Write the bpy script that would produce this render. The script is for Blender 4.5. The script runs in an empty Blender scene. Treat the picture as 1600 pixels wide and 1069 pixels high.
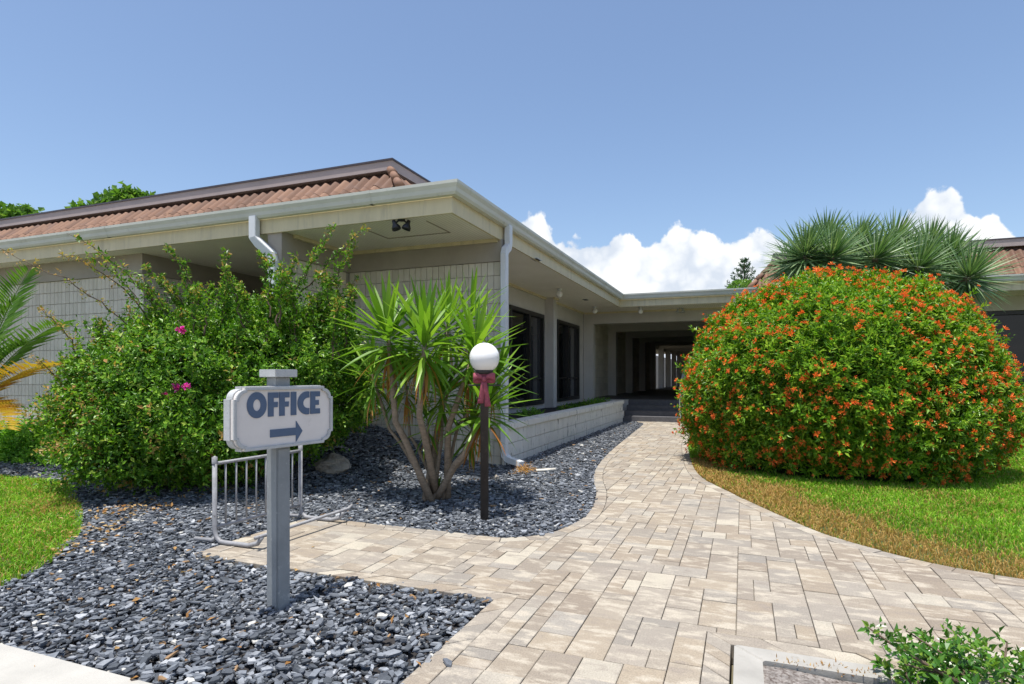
import bpy, bmesh, math, random
import numpy as np
from mathutils import Vector, Matrix, noise
random.seed(7); RNG = np.random.default_rng(11)
R = math.radians
S = bpy.context.scene
COL = S.collection

# ------------------------------------------------------------------ camera, sky, sun, exposure
# world frame: X runs along the office's window wall away from the street, Y along its front to the left, Z up
CAMP = Vector((-7.846, -3.221, 1.28)); FWD = Vector((.9319, .3627, 0)); RGT = Vector((.3627, -.9319, 0))
FPX, HOR = 925.0, 588.0
cam_d = bpy.data.cameras.new('camera'); cam = bpy.data.objects.new('camera', cam_d); COL.objects.link(cam)
cam.location = CAMP; cam.rotation_euler = (R(90), 0, math.atan2(-FWD.x, FWD.y))
cam_d.sensor_width = 36; cam_d.lens = FPX/1600*36; cam_d.shift_y = 53.5/1600
cam_d.clip_start = .05; cam_d.clip_end = 6000
S.camera = cam

SUN_TO = Vector((-.185, .0482, 1)).normalized()
world = bpy.data.worlds.new('World'); S.world = world; world.use_nodes = True
wn = world.node_tree; bg = wn.nodes['Background']
sky = wn.nodes.new('ShaderNodeTexSky'); sky.sky_type = 'NISHITA'; sky.sun_disc = False
sky.sun_elevation = math.asin(SUN_TO.z); sky.sun_rotation = math.atan2(SUN_TO.x, SUN_TO.y)
sky.altitude = 0; sky.air_density = 1.0; sky.dust_density = 1.4; sky.ozone_density = 2.5
bg.inputs[1].default_value = .125
# cumulus along the horizon: the height of the cloud tops varies with compass direction, billows from noise
def sky_clouds():
    N, Lk = wn.nodes, wn.links
    def math_(op, a, b=None, c=None):
        n = N.new('ShaderNodeMath'); n.operation = op
        for i, v in enumerate((a, b, c)):
            if v is None: continue
            if hasattr(v, 'is_linked'): Lk.new(v, n.inputs[i])
            else: n.inputs[i].default_value = v
        return n.outputs[0]
    tc = N.new('ShaderNodeTexCoord'); sp = N.new('ShaderNodeSeparateXYZ'); Lk.new(tc.outputs['Generated'], sp.inputs[0])
    def dot2(v): return math_('ADD', math_('MULTIPLY', sp.outputs[0], v.x), math_('MULTIPLY', sp.outputs[1], v.y))
    az = math_('ARCTAN2', dot2(RGT), dot2(FWD)); el = math_('ARCSINE', sp.outputs[2])          # radians, 0 = the walkway side of the site
    az01 = math_('MULTIPLY_ADD', az, 1/(2*math.pi), .5)
    cr = N.new('ShaderNodeFloatCurve'); Lk.new(az01, cr.inputs['Value']); c = cr.mapping.curves[0]
    prof = [(838, 330), (850, 338), (862, 352), (878, 385), (900, 374), (930, 382), (965, 366), (978, 364), (1005, 385), (1035, 362), (1058, 348), (1080, 356), (1098, 372), (1112, 358), (1130, 374), (1155, 372), (1163, 396), (1172, 372), (1195, 360), (1215, 366), (1260, 400), (1330, 410), (1385, 380), (1400, 346), (1430, 330), (1452, 304), (1474, 296), (1496, 308), (1512, 334), (1530, 338), (1552, 334), (1572, 350), (1584, 380), (1640, 400), (1800, 350), (2300, 330)]
    pts = [(0, .12), (.08, .2), (.16, .1), (.24, .22), (.33, .09), (.38, .05), (.44, .02), (.47, .04), (.497, .17)]
    for px, py in prof:
        a = math.atan((px-800)/FPX); e = math.atan((HOR-py)/math.hypot(FPX, px-800)); pts.append((a/(2*math.pi)+.5, e))
    pts += [(.74, .14), (.82, .2), (.9, .1), (1, .12)]; c.points[0].location = (pts[0][0], pts[0][1]*2); c.points[1].location = (1, pts[-1][1]*2)
    for x, y_ in pts[1:-1]: c.points.new(x, y_*2)
    for p_ in c.points: p_.handle_type = 'AUTO_CLAMPED'
    cr.mapping.update(); top = math_('MULTIPLY', cr.outputs[0], .5)
    def nz(scale, detail, rough, off=0., kind='FBM', lac=2.1):
        v = tc.outputs['Generated']
        ad = N.new('ShaderNodeVectorMath'); ad.operation = 'ADD'; Lk.new(v, ad.inputs[0]); ad.inputs[1].default_value = (off*.7, off*.3, off); 
        n = N.new('ShaderNodeTexNoise'); n.inputs['Scale'].default_value = scale; n.inputs['Detail'].default_value = detail; n.inputs['Roughness'].default_value = rough; n.inputs['Lacunarity'].default_value = lac
        Lk.new(ad.outputs[0], n.inputs['Vector']); return n.outputs['Fac']
    def billow(scale, off=0.):
        v = N.new('ShaderNodeTexVoronoi'); v.feature = 'F1'; v.inputs['Scale'].default_value = scale
        wv = N.new('ShaderNodeVectorMath'); wv.operation = 'ADD'; nn = N.new('ShaderNodeTexNoise'); nn.inputs['Scale'].default_value = scale*.9; nn.inputs['Detail'].default_value = 4
        Lk.new(tc.outputs['Generated'], nn.inputs['Vector']); sc = N.new('ShaderNodeVectorMath'); sc.operation = 'SCALE'; Lk.new(nn.outputs['Color'], sc.inputs[0]); sc.inputs['Scale'].default_value = .9/scale
        Lk.new(tc.outputs['Generated'], wv.inputs[0]); Lk.new(sc.outputs[0], wv.inputs[1])
        a2 = N.new('ShaderNodeVectorMath'); a2.operation = 'ADD'; Lk.new(wv.outputs[0], a2.inputs[0]); a2.inputs[1].default_value = (0, 0, off); Lk.new(a2.outputs[0], v.inputs['Vector']); return v.outputs['Distance']
    b1, b2 = billow(22), billow(55)
    edge = math_('ADD', math_('MULTIPLY', math_('SUBTRACT', .5, b1), .030), math_('ADD', math_('MULTIPLY', math_('SUBTRACT', .5, b2), .014), math_('MULTIPLY', math_('SUBTRACT', nz(90, 6, .6), .5), .020)))
    den = math_('SUBTRACT', math_('ADD', top, edge), math_('SUBTRACT', el, .004))
    mask = N.new('ShaderNodeMapRange'); mask.interpolation_type = 'SMOOTHSTEP'; Lk.new(den, mask.inputs[0]); mask.inputs[1].default_value = 0; mask.inputs[2].default_value = .009
    sh = math_('ADD', math_('MULTIPLY', nz(9, 7, .55, 2.), .9), math_('ADD', math_('MULTIPLY', b1, .30), math_('MULTIPLY', b2, .22)))
    rp_ = N.new('ShaderNodeValToRGB'); e = rp_.color_ramp.elements; e[0].position = .5; e[0].color = (6.6, 6.6, 6.5, 1); e[1].position = .85; e[1].color = (4.0, 4.4, 5.0, 1); Lk.new(sh, rp_.inputs[0])
    mx = N.new('ShaderNodeMix'); mx.data_type = 'RGBA'; Lk.new(mask.outputs[0], mx.inputs[0]); Lk.new(sky.outputs[0], mx.inputs[6]); Lk.new(rp_.outputs[0], mx.inputs[7]); Lk.new(mx.outputs[2], bg.inputs[0])
sky_clouds()
sl = bpy.data.lights.new('sun', 'SUN'); sl.energy = 4.4; sl.angle = R(.5); sl.color = (1, .965, .9)
so = bpy.data.objects.new('sun', sl); COL.objects.link(so)
so.rotation_euler = (-SUN_TO).to_track_quat('-Z', 'Y').to_euler(); so.location = (0, 0, 30)
S.view_settings.view_transform = 'Standard'; S.view_settings.look = 'None'
S.view_settings.exposure = .55; S.view_settings.gamma = 1; S.view_settings.use_curve_mapping = False
S.cycles.max_bounces = 8; S.cycles.diffuse_bounces = 4; S.cycles.transparent_max_bounces = 4

def cw(X, D, z): return CAMP + RGT*X + FWD*D + Vector((0, 0, z-CAMP.z))
def pix(px, py, z=0.):                       # point of height z that the photograph shows at px, py
    D = FPX*(CAMP.z-z)/(py-HOR); return cw((px-800)/FPX*D, D, z)
def pixd(px, py, D): return cw((px-800)/FPX*D, D, CAMP.z-(py-HOR)*D/FPX)
def camdist(p): return math.hypot(p[0]-CAMP.x, p[1]-CAMP.y)
def project(p):
    v = Vector((p[0]-CAMP.x, p[1]-CAMP.y, 0)); D = v.dot(FWD)
    if D < .1: return None
    return 800+v.dot(RGT)/D*FPX, HOR-(p[2]-CAMP.z)/D*FPX
def inframe(p, m=40):
    q = project(p); return q is not None and -m < q[0] < 1600+m and -m < q[1] < 1069+m
def sstep(x, a, b):
    t = min(1, max(0, (x-a)/(b-a))); return t*t*(3-2*t)

# ------------------------------------------------------------------ object helpers
WM = {}
def link(o, parent=None, world_m=None):
    COL.objects.link(o)
    if world_m is not None: o.matrix_basis = world_m
    WM[o.name] = o.matrix_basis.copy()
    if parent is not None:
        o.parent = parent; o.matrix_parent_inverse = WM[parent.name].inverted()
    return o
def tag(o, label, cat, group=None):
    o['label'] = label; o['category'] = cat
    if group: o['group'] = group
    return o
def root(name, loc, label, cat, group=None):
    o = bpy.data.objects.new(name, None); o.empty_display_size = .2
    link(o, None, Matrix.Translation(loc)); return tag(o, label, cat, group)
def struct(o): o['kind'] = 'structure'; return o
def stuff(o): o['kind'] = 'stuff'; return o
def put(name, me, parent=None, m=None):
    return link(bpy.data.objects.new(name, me), parent, m)

class MB:
    def __init__(s): s.v = []; s.f = []; s.mi = []
    def add(s, v, f, mi=0):
        n = len(s.v); s.v += [tuple(p) for p in v]; s.f += [tuple(i+n for i in q) for q in f]; s.mi += [mi]*len(f); return s
    def box(s, x0, x1, y0, y1, z0, z1, mi=0, M=None):
        v = [Vector((x, y, z)) for x in (x0, x1) for y in (y0, y1) for z in (z0, z1)]
        if M: v = [M @ p for p in v]
        return s.add(v, [(0,1,3,2), (4,6,7,5), (0,4,5,1), (2,3,7,6), (0,2,6,4), (1,5,7,3)], mi)
    def prism(s, poly, z0, z1, mi=0, M=None, cham=0):
        n = len(poly); cx = sum(p[0] for p in poly)/n; cy = sum(p[1] for p in poly)/n
        v = [Vector((p[0], p[1], z0)) for p in poly] + [Vector((p[0], p[1], z1-cham)) for p in poly]
        f = [(i, (i+1) % n, n+(i+1) % n, n+i) for i in range(n)] + [tuple(range(n-1, -1, -1))]
        if cham:
            for p in poly:
                d = Vector((cx-p[0], cy-p[1])); L = max(d.length, 1e-6); k = min(.3, cham*1.5/L)
                v.append(Vector((p[0]+d.x*k, p[1]+d.y*k, z1)))
            f += [(n+i, n+(i+1) % n, 2*n+(i+1) % n, 2*n+i) for i in range(n)] + [tuple(range(2*n, 3*n))]
        else: f.append(tuple(range(n, 2*n)))
        if M: v = [M @ p for p in v]
        return s.add(v, f, mi)
    def tube(s, pts, rad, n=8, cap=True, mi=0):
        pts = [Vector(p) for p in pts]; rads = rad if hasattr(rad, '__len__') else [rad]*len(pts)
        v = []; up = None
        for i, p in enumerate(pts):
            t = (pts[min(i+1, len(pts)-1)]-pts[max(i-1, 0)]).normalized()
            if up is None: up = Vector((0, 0, 1)) if abs(t.z) < .9 else Vector((1, 0, 0))
            sx = t.cross(up).normalized(); up = sx.cross(t).normalized()
            for k in range(n):
                a = 2*math.pi*k/n; v.append(p+(sx*math.cos(a)+up*math.sin(a))*rads[i])
        f = [(i*n+k, i*n+(k+1) % n, (i+1)*n+(k+1) % n, (i+1)*n+k) for i in range(len(pts)-1) for k in range(n)]
        if cap: f += [tuple(range(n-1, -1, -1)), tuple(range((len(pts)-1)*n, len(pts)*n))]
        return s.add(v, f, mi)
    def lathe(s, prof, n=24, M=None, mi=0):
        v = [Vector((r*math.cos(2*math.pi*k/n), r*math.sin(2*math.pi*k/n), z)) for r, z in prof for k in range(n)]
        if M: v = [M @ p for p in v]
        f = [(i*n+k, i*n+(k+1) % n, (i+1)*n+(k+1) % n, (i+1)*n+k) for i in range(len(prof)-1) for k in range(n)]
        return s.add(v, f, mi)
    def mesh(s, name, mats, smooth=False, bevel=0):
        me = bpy.data.meshes.new(name); me.from_pydata(s.v, [], s.f)
        bm = bmesh.new(); bm.from_mesh(me); bmesh.ops.recalc_face_normals(bm, faces=bm.faces)
        bm.faces.ensure_lookup_table()
        for i, k in enumerate(s.mi): bm.faces[i].material_index = k
        if bevel:
            bmesh.ops.bevel(bm, geom=[e for e in bm.edges if len(e.link_faces) == 2 and e.calc_face_angle(0) > .5],
                            offset=bevel, segments=2, affect='EDGES', clamp_overlap=True)
        bm.to_mesh(me); bm.free()
        for m in (mats if isinstance(mats, (list, tuple)) else [mats]): me.materials.append(m)
        if smooth: me.polygons.foreach_set('use_smooth', [True]*len(me.polygons))
        return me
    def build(s, name, mats, parent=None, smooth=False, bevel=0):
        return put(name, s.mesh(name, mats, smooth, bevel), parent)

def mesh_np(name, V, T, mats, mi=None, smooth=False):
    me = bpy.data.meshes.new(name); V = np.asarray(V, np.float32); T = np.asarray(T, np.int32)
    me.vertices.add(len(V)); me.vertices.foreach_set('co', V.ravel())
    me.loops.add(T.size); me.loops.foreach_set('vertex_index', T.ravel())
    me.polygons.add(len(T)); me.polygons.foreach_set('loop_start', np.arange(0, T.size, 3, dtype=np.int32))
    for m in mats: me.materials.append(m)
    if mi is not None: me.polygons.foreach_set('material_index', np.asarray(mi, np.int32))
    if smooth: me.polygons.foreach_set('use_smooth', np.ones(len(T), bool))
    me.update(calc_edges=True); me.validate()
    if not smooth: me.shade_flat()
    return me

# ------------------------------------------------------------------ materials
def nd(nt, t, **kw):
    n = nt.nodes.new(t)
    for k, v in kw.items(): setattr(n, k, v)
    return n
def base(name):
    m = bpy.data.materials.new(name); m.use_nodes = True; nt = m.node_tree; return m, nt, nt.nodes['Principled BSDF']
def ramp(nt, cols, fac, interp='LINEAR'):
    r = nd(nt, 'ShaderNodeValToRGB'); r.color_ramp.interpolation = interp; e = r.color_ramp.elements
    while len(e) < len(cols): e.new(.5)
    for i, (p, c) in enumerate(cols): e[i].position = p; e[i].color = (*c, 1)
    nt.links.new(fac, r.inputs[0]); return r.outputs[0]
def rnd_val(nt):                                            # random per object and per loose piece
    oi = nd(nt, 'ShaderNodeObjectInfo'); g = nd(nt, 'ShaderNodeNewGeometry')
    a = nd(nt, 'ShaderNodeMath', operation='ADD'); nt.links.new(oi.outputs['Random'], a.inputs[0]); nt.links.new(g.outputs['Random Per Island'], a.inputs[1])
    f = nd(nt, 'ShaderNodeMath', operation='FRACT'); nt.links.new(a.outputs[0], f.inputs[0]); return f.outputs[0]
def noise_t(nt, scale, detail=4, rough=.6, stretch=None):
    g = nd(nt, 'ShaderNodeNewGeometry'); v = g.outputs['Position']
    if stretch:
        mp = nd(nt, 'ShaderNodeMapping'); mp.inputs['Scale'].default_value = stretch; nt.links.new(v, mp.inputs[0]); v = mp.outputs[0]
    n = nd(nt, 'ShaderNodeTexNoise'); n.inputs['Scale'].default_value = scale; n.inputs['Detail'].default_value = detail
    n.inputs['Roughness'].default_value = rough; nt.links.new(v, n.inputs['Vector']); return n.outputs['Fac']
def mixc(nt, a, b, fac, mode='MIX'):
    m = nd(nt, 'ShaderNodeMix', data_type='RGBA', blend_type=mode)
    for sock, val in ((m.inputs[0], fac), (m.inputs[6], a), (m.inputs[7], b)):
        if hasattr(val, 'is_linked'): nt.links.new(val, sock)
        elif isinstance(val, tuple): sock.default_value = (*val, 1)
        else: sock.default_value = val
    return m.outputs[2]
def bumpn(nt, b, h, strength=.3, dist=.01):
    n = nd(nt, 'ShaderNodeBump'); n.inputs['Strength'].default_value = strength; n.inputs['Distance'].default_value = dist
    nt.links.new(h, n.inputs['Height']); nt.links.new(n.outputs[0], b.inputs['Normal'])
def paint(name, c, rough=.55, var=.18, scale=3., dirt=None, bump=.15, bs=60, spec=.3, stretch=None, dlo=.55, dhi=.75):
    m, nt, b = base(name)
    f = noise_t(nt, scale, 6, .65, stretch)
    col = ramp(nt, [(.3, tuple(x*(1-var) for x in c)), (.7, tuple(min(1, x*(1+var*.6)) for x in c))], f)
    if dirt:
        df = noise_t(nt, scale*2.3, 8, .7, stretch); k = ramp(nt, [(dlo, (0, 0, 0)), (dhi, (1, 1, 1))], df)
        col = mixc(nt, col, dirt, k)
    nt.links.new(col, b.inputs['Base Color']); b.inputs['Roughness'].default_value = rough; b.inputs['Specular IOR Level'].default_value = spec
    if bump: bumpn(nt, b, noise_t(nt, bs, 3), bump, .004)
    return m
def leafm(name, cols, trans=.35, rough=.42, spec=.35, big=None):
    m, nt, b = base(name); rv = rnd_val(nt); col = ramp(nt, cols, rv)
    if big:
        k = ramp(nt, [(.4, (0, 0, 0)), (.62, (1, 1, 1))], noise_t(nt, big[0], 3)); col = mixc(nt, col, big[1], k, 'MULTIPLY')
    nt.links.new(col, b.inputs['Base Color']); b.inputs['Roughness'].default_value = rough; b.inputs['Specular IOR Level'].default_value = spec
    tr = nd(nt, 'ShaderNodeBsdfTranslucent'); br = mixc(nt, col, (1.5, 1.6, .8), 1., 'MULTIPLY'); nt.links.new(br, tr.inputs[0])
    mx = nd(nt, 'ShaderNodeMixShader'); mx.inputs[0].default_value = trans
    nt.links.new(b.outputs[0], mx.inputs[1]); nt.links.new(tr.outputs[0], mx.inputs[2])
    nt.links.new(mx.outputs[0], nt.nodes['Material Output'].inputs[0]); return m

M = {}
M['fascia'] = paint('fascia_cream', (.66, .57, .37), .5, .1, 1.5, (.47, .41, .28), .1, stretch=(3, 3, .4), dlo=.52, dhi=.75)
M['gutter'] = paint('gutter_white', (.60, .60, .53), .38, .1, 2, (.38, .38, .32), 0, dlo=.58, dhi=.8)
M['downspout'] = paint('downspout_white', (.66, .68, .70), .35, .08, 3, (.45, .46, .46), 0, dlo=.6, dhi=.8)
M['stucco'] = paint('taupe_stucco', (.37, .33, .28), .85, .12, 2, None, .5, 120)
M['block'] = paint('cream_block', (.70, .64, .54), .75, .12, 2.5, (.44, .40, .34), .45, 70, dlo=.6, dhi=.85)
def tone(m, lo=.84):                                             # each block, stone by stone, a little lighter or darker
    nt = m.node_tree; b = nt.nodes['Principled BSDF']; src = b.inputs['Base Color'].links[0].from_socket
    k = ramp(nt, [(0, (lo, lo, lo*.98)), (1, (1, 1, 1))], rnd_val(nt)); nt.links.new(mixc(nt, src, k, 1., 'MULTIPLY'), b.inputs['Base Color'])
tone(M['block'])
M['joint'] = paint('block_joint', (.40, .37, .33), .9, .2, 8, None, .3)
M['planter'] = paint('planter_block', (.74, .72, .66), .7, .1, 2.2, (.045, .045, .042), .4, 60, stretch=(2.2, 2.2, .6), dlo=.58, dhi=.66)
M['pier'] = paint('grey_pier', (.54, .515, .49), .7, .08, 2, None, .2)
M['trim'] = paint('roof_trim', (.40, .33, .31), .55, .12, 2, None, .1)
M['trimtop'] = paint('roof_trim_edge', (.07, .06, .07), .4, .1, 2, None, 0)
M['darkboard'] = paint('recess_shade_board', (.09, .05, .04), .8, .2, 5)  # board under the tiles, coloured dark for the shaded gap below the trim
M['roofdeck'] = paint('roof_membrane', (.5, .5, .48), .8, .1, 2)
M['alu'] = paint('bronze_frame', (.018, .017, .017), .4, .1, 5, None, 0, spec=.5)
M['black'] = paint('black_metal', (.012, .012, .013), .45, .2, 9, None, 0, spec=.5)
M['post'] = paint('lamp_post_paint', (.05, .043, .04), .6, .25, 8, (.09, .075, .065), .3, 50)
M['carpet'] = paint('step_carpet', (.13, .128, .135), .95, .2, 10, None, .6, 200, spec=.05)
M['floorc'] = paint('corridor_floor', (.11, .105, .105), .6, .2, 4)
M['rail'] = paint('rail_grey', (.45, .46, .47), .4, .1, 4, None, 0)
M['conc'] = paint('concrete', (.40, .385, .35), .85, .14, 3, (.30, .29, .27), .5, 90, dlo=.6, dhi=.8)
M['curb'] = paint('white_curb', (.34, .325, .295), .8, .16, 5, (.25, .23, .2), .4, 60, dlo=.58, dhi=.72)
M['soil'] = paint('dark_soil', (.035, .032, .032), .95, .3, 8, None, .6, 60)
M['mulch'] = paint('mulch_grit', (.26, .235, .215), .95, .5, 22, (.08, .06, .05), .9, 130, dlo=.45, dhi=.62)
M['dirt'] = paint('sandy_ground', (.16, .14, .09), .95, .3, 1.2, (.07, .1, .03), .4, 30)
M['turf'] = paint('turf_soil', (.055, .075, .022), .95, .35, 2.5, (.13, .1, .045), .4, 40)
M['signg'] = paint('sign_post_grey', (.25, .265, .27), .6, .15, 6, (.42, .43, .42), .4, 40, dlo=.6, dhi=.72)
M['signw'] = paint('sign_face', (.72, .67, .63), .55, .08, 4, (.45, .42, .38), .2, 40, dlo=.6, dhi=.85)
M['signrim'] = paint('sign_rim', (.46, .47, .47), .5, .12, 14, (.25, .26, .27), .4, 60, dlo=.62, dhi=.72)
M['letter'] = paint('sign_blue', (.085, .125, .20), .5, .08, 20, None, .1)
M['rack'] = paint('weathered_paint', (.29, .29, .30), .5, .2, 14, (.13, .12, .125), .3, 60, dlo=.55, dhi=.68)
M['rock'] = paint('pale_rock', (.42, .37, .31), .9, .35, 9, (.2, .17, .14), .8, 30)
M['straw'] = paint('dry_straw', (.55, .30, .08), .8, .3, 20)
M['pvc'] = paint('pale_pipe', (.68, .64, .56), .5, .1, 9)
M['trunk'] = paint('yucca_bark', (.27, .205, .145), .9, .35, 14, (.40, .32, .24), 1., 55, stretch=(1, 1, 2.5))
M['bark'] = paint('shrub_bark', (.12, .085, .06), .9, .3, 10, None, .5)
M['bow'] = paint('bow_ribbon', (.33, .085, .11), .75, .25, 30, (.17, .07, .11), .3, 200, spec=.15)
M['wood_end'] = paint('pale_fence', (.24, .22, .195), .7, .1, 3)

def soffit_mat():
    m, nt, b = base('beadboard_soffit')
    g = nd(nt, 'ShaderNodeNewGeometry'); sp = nd(nt, 'ShaderNodeSeparateXYZ'); nt.links.new(g.outputs['Position'], sp.inputs[0])
    mm = nd(nt, 'ShaderNodeMath', operation='MODULO'); mm.inputs[1].default_value = .05
    ad = nd(nt, 'ShaderNodeMath', operation='ADD'); ad.inputs[1].default_value = 50; nt.links.new(sp.outputs['Y'], ad.inputs[0]); nt.links.new(ad.outputs[0], mm.inputs[0])
    gt = nd(nt, 'ShaderNodeMath', operation='GREATER_THAN'); gt.inputs[1].default_value = .0045; nt.links.new(mm.outputs[0], gt.inputs[0])
    c = ramp(nt, [(.3, (.82, .765, .66)), (.7, (.90, .85, .75))], noise_t(nt, 1.5, 5))
    c = mixc(nt, (.40, .37, .31), c, gt.outputs[0])
    k = ramp(nt, [(.66, (0, 0, 0)), (.78, (1, 1, 1))], noise_t(nt, 2.2, 8, .75)); c = mixc(nt, c, (.36, .31, .24), k)
    nt.links.new(c, b.inputs['Base Color']); b.inputs['Roughness'].default_value = .6
    bumpn(nt, b, gt.outputs[0], .5, .004); return m
M['soffit'] = soffit_mat()
def glass_mat(name, c=(.006, .007, .008)):
    m, nt, b = base(name); b.inputs['Base Color'].default_value = (*c, 1); b.inputs['Roughness'].default_value = .04
    b.inputs['Specular IOR Level'].default_value = .4
    bumpn(nt, b, noise_t(nt, 1.1, 1), .03, .05); return m
M['glass'] = glass_mat('dark_glass'); M['glass2'] = glass_mat('lighter_glass', (.035, .036, .04))  # second panes get one even, slightly lighter base colour
def globe_mat():
    m, nt, b = base('opal_globe'); b.inputs['Base Color'].default_value = (.83, .82, .80, 1); b.inputs['Roughness'].default_value = .25
    b.inputs['Subsurface Weight'].default_value = .35; b.inputs['Subsurface Radius'].default_value = (.05, .05, .05); return m
M['globe'] = globe_mat()
def tile_mat():
    m, nt, b = base('terracotta_tile'); c = ramp(nt, [(0, (.13, .067, .041)), (.45, (.185, .096, .058)), (1, (.24, .132, .082))], rnd_val(nt))
    k = ramp(nt, [(.5, (0, 0, 0)), (.8, (1, 1, 1))], noise_t(nt, 6, 7, .7)); c = mixc(nt, c, (.15, .095, .078), k)
    nt.links.new(c, b.inputs['Base Color']); b.inputs['Roughness'].default_value = .8; bumpn(nt, b, noise_t(nt, 80, 3), .4, .004); return m
M['tile'] = tile_mat()
def paver_mat():
    m, nt, b = base('concrete_paver'); rv = rnd_val(nt)
    c = ramp(nt, [(0, (.235, .195, .155)), (.16, (.295, .245, .188)), (.32, (.245, .222, .193)), (.48, (.31, .272, .225)), (.62, (.245, .21, .172)), (.76, (.315, .262, .197)), (.88, (.29, .264, .23)), (.97, (.41, .37, .298))], rv)
    g = nd(nt, 'ShaderNodeNewGeometry')                       # streaky blend inside each stone, shifted stone by stone
    sc = nd(nt, 'ShaderNodeVectorMath', operation='SCALE'); cb = nd(nt, 'ShaderNodeCombineXYZ'); nt.links.new(rv, cb.inputs[2])
    nt.links.new(cb.outputs[0], sc.inputs[0]); sc.inputs['Scale'].default_value = 37
    ad = nd(nt, 'ShaderNodeVectorMath', operation='ADD'); nt.links.new(g.outputs['Position'], ad.inputs[0]); nt.links.new(sc.outputs[0], ad.inputs[1])
    mp = nd(nt, 'ShaderNodeMapping'); mp.inputs['Scale'].default_value = (2.4, 1, 1); nt.links.new(ad.outputs[0], mp.inputs[0])
    n = nd(nt, 'ShaderNodeTexNoise'); n.inputs['Scale'].default_value = 5.5; n.inputs['Detail'].default_value = 7; n.inputs['Roughness'].default_value = .62; nt.links.new(mp.outputs[0], n.inputs['Vector'])
    k = ramp(nt, [(.50, (0, 0, 0)), (.62, (.8, .8, .8))], n.outputs['Fac']); c = mixc(nt, c, (.44, .39, .315), k)
    k2 = ramp(nt, [(.30, (.75, .75, .75)), (.43, (0, 0, 0))], n.outputs['Fac']); c = mixc(nt, c, (.24, .205, .175), k2)
    st = ramp(nt, [(.56, (0, 0, 0)), (.72, (.5, .5, .5))], noise_t(nt, 1.3, 6, .7)); c = mixc(nt, c, (.30, .26, .225), st)
    gr = ramp(nt, [(.35, (.8, .8, .8)), (.65, (1.1, 1.1, 1.1))], noise_t(nt, 140, 3, .7)); c = mixc(nt, c, gr, 1., 'MULTIPLY')
    nt.links.new(c, b.inputs['Base Color']); b.inputs['Roughness'].default_value = .85; b.inputs['Specular IOR Level'].default_value = .2
    bumpn(nt, b, noise_t(nt, 170, 4, .7), .45, .003); return m
M['paver'] = paver_mat()
def slate_mat():
    m, nt, b = base('blue_slate')
    c = ramp(nt, [(0, (.065, .072, .083)), (.3, (.12, .131, .15)), (.6, (.175, .19, .213)), (.82, (.255, .27, .295)), (.93, (.36, .372, .39)), (.965, (.48, .47, .44)), (.985, (.26, .16, .08))], rnd_val(nt), 'CONSTANT')
    c = mixc(nt, c, ramp(nt, [(.3, (.75, .75, .75)), (.7, (1.2, 1.2, 1.2))], noise_t(nt, 40, 4)), 1., 'MULTIPLY')
    nt.links.new(c, b.inputs['Base Color']); b.inputs['Roughness'].default_value = .5; b.inputs['Specular IOR Level'].default_value = .45
    bumpn(nt, b, noise_t(nt, 60, 3), .35, .004); return m
M['slate'] = slate_mat()
M['l_shrub'] = leafm('shrub_leaf', [(0, (.035, .11, .007)), (.4, (.08, .20, .012)), (.75, (.15, .31, .02)), (.92, (.25, .42, .04)), (1, (.36, .44, .08))], .25, .42, .35)
M['l_shrubdry'] = leafm('shrub_leaf_dry', [(0, (.22, .24, .05)), (.4, (.36, .26, .06)), (.7, (.42, .22, .08)), (1, (.5, .36, .16))], .35)
M['l_fire'] = leafm('firebush_leaf', [(0, (.055, .15, .008)), (.4, (.12, .265, .013)), (.75, (.21, .37, .022)), (.95, (.34, .47, .04))], .25, .42, .35)
M['fl_orange'] = leafm('orange_flower', [(0, (.78, .14, .04)), (.35, (.88, .25, .06)), (.75, (.9, .37, .09)), (.93, (.62, .07, .04))], .25, .6, .1)
M['fl_pink'] = leafm('magenta_flower', [(0, (.6, .03, .33)), (1, (.75, .08, .45))], .3, .6, .1)
M['l_yucca'] = leafm('yucca_leaf', [(0, (.065, .155, .012)), (.5, (.13, .265, .02)), (1, (.25, .40, .045))], .3, .38, .4)
M['l_yold'] = leafm('yucca_leaf_old', [(0, (.38, .24, .05)), (.4, (.30, .12, .035)), (.7, (.40, .17, .05)), (1, (.5, .33, .12))], .3, .6, .1)
M['l_spiky'] = leafm('grey_green_spike', [(0, (.06, .13, .045)), (.5, (.12, .215, .085)), (1, (.27, .36, .18))], .2, .4, .35)
M['l_palm'] = leafm('palm_leaflet', [(0, (.06, .15, .02)), (1, (.14, .27, .04))], .3)
M['l_palmy'] = leafm('palm_leaflet_yellow', [(0, (.45, .32, .03)), (.6, (.55, .38, .05)), (1, (.4, .2, .04))], .3)
M['l_ground'] = leafm('low_plant_leaf', [(0, (0.095, 0.243, 0.020)), (.6, (0.162, 0.365, 0.034)), (1, (0.297, 0.486, 0.068))], .35)
M['l_gloss'] = leafm('glossy_leaf', [(0, (0.039, 0.117, 0.016)), (.6, (0.078, 0.208, 0.026)), (1, (0.208, 0.325, 0.039))], .25, .25, .5)
M['l_tree'] = leafm('round_tree_leaf', [(0, (.06, .14, .02)), (.6, (.11, .23, .03)), (1, (.2, .32, .06))], .35)
M['l_pine'] = leafm('pine_needle', [(0, (.02, .055, .02)), (1, (.045, .1, .035))], .15)
M['l_brown'] = leafm('dry_leaf', [(0, (.28, .14, .05)), (.6, (.4, .24, .1)), (1, (.5, .36, .18))], .2, .8, .05)
M['grass'] = leafm('lawn_blade', [(0, (.14, .32, .018)), (.5, (.22, .45, .028)), (.85, (.33, .54, .05)), (1, (.5, .48, .15))], .35, .5, .2, (1.6, (.66, .72, .55)))
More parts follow.
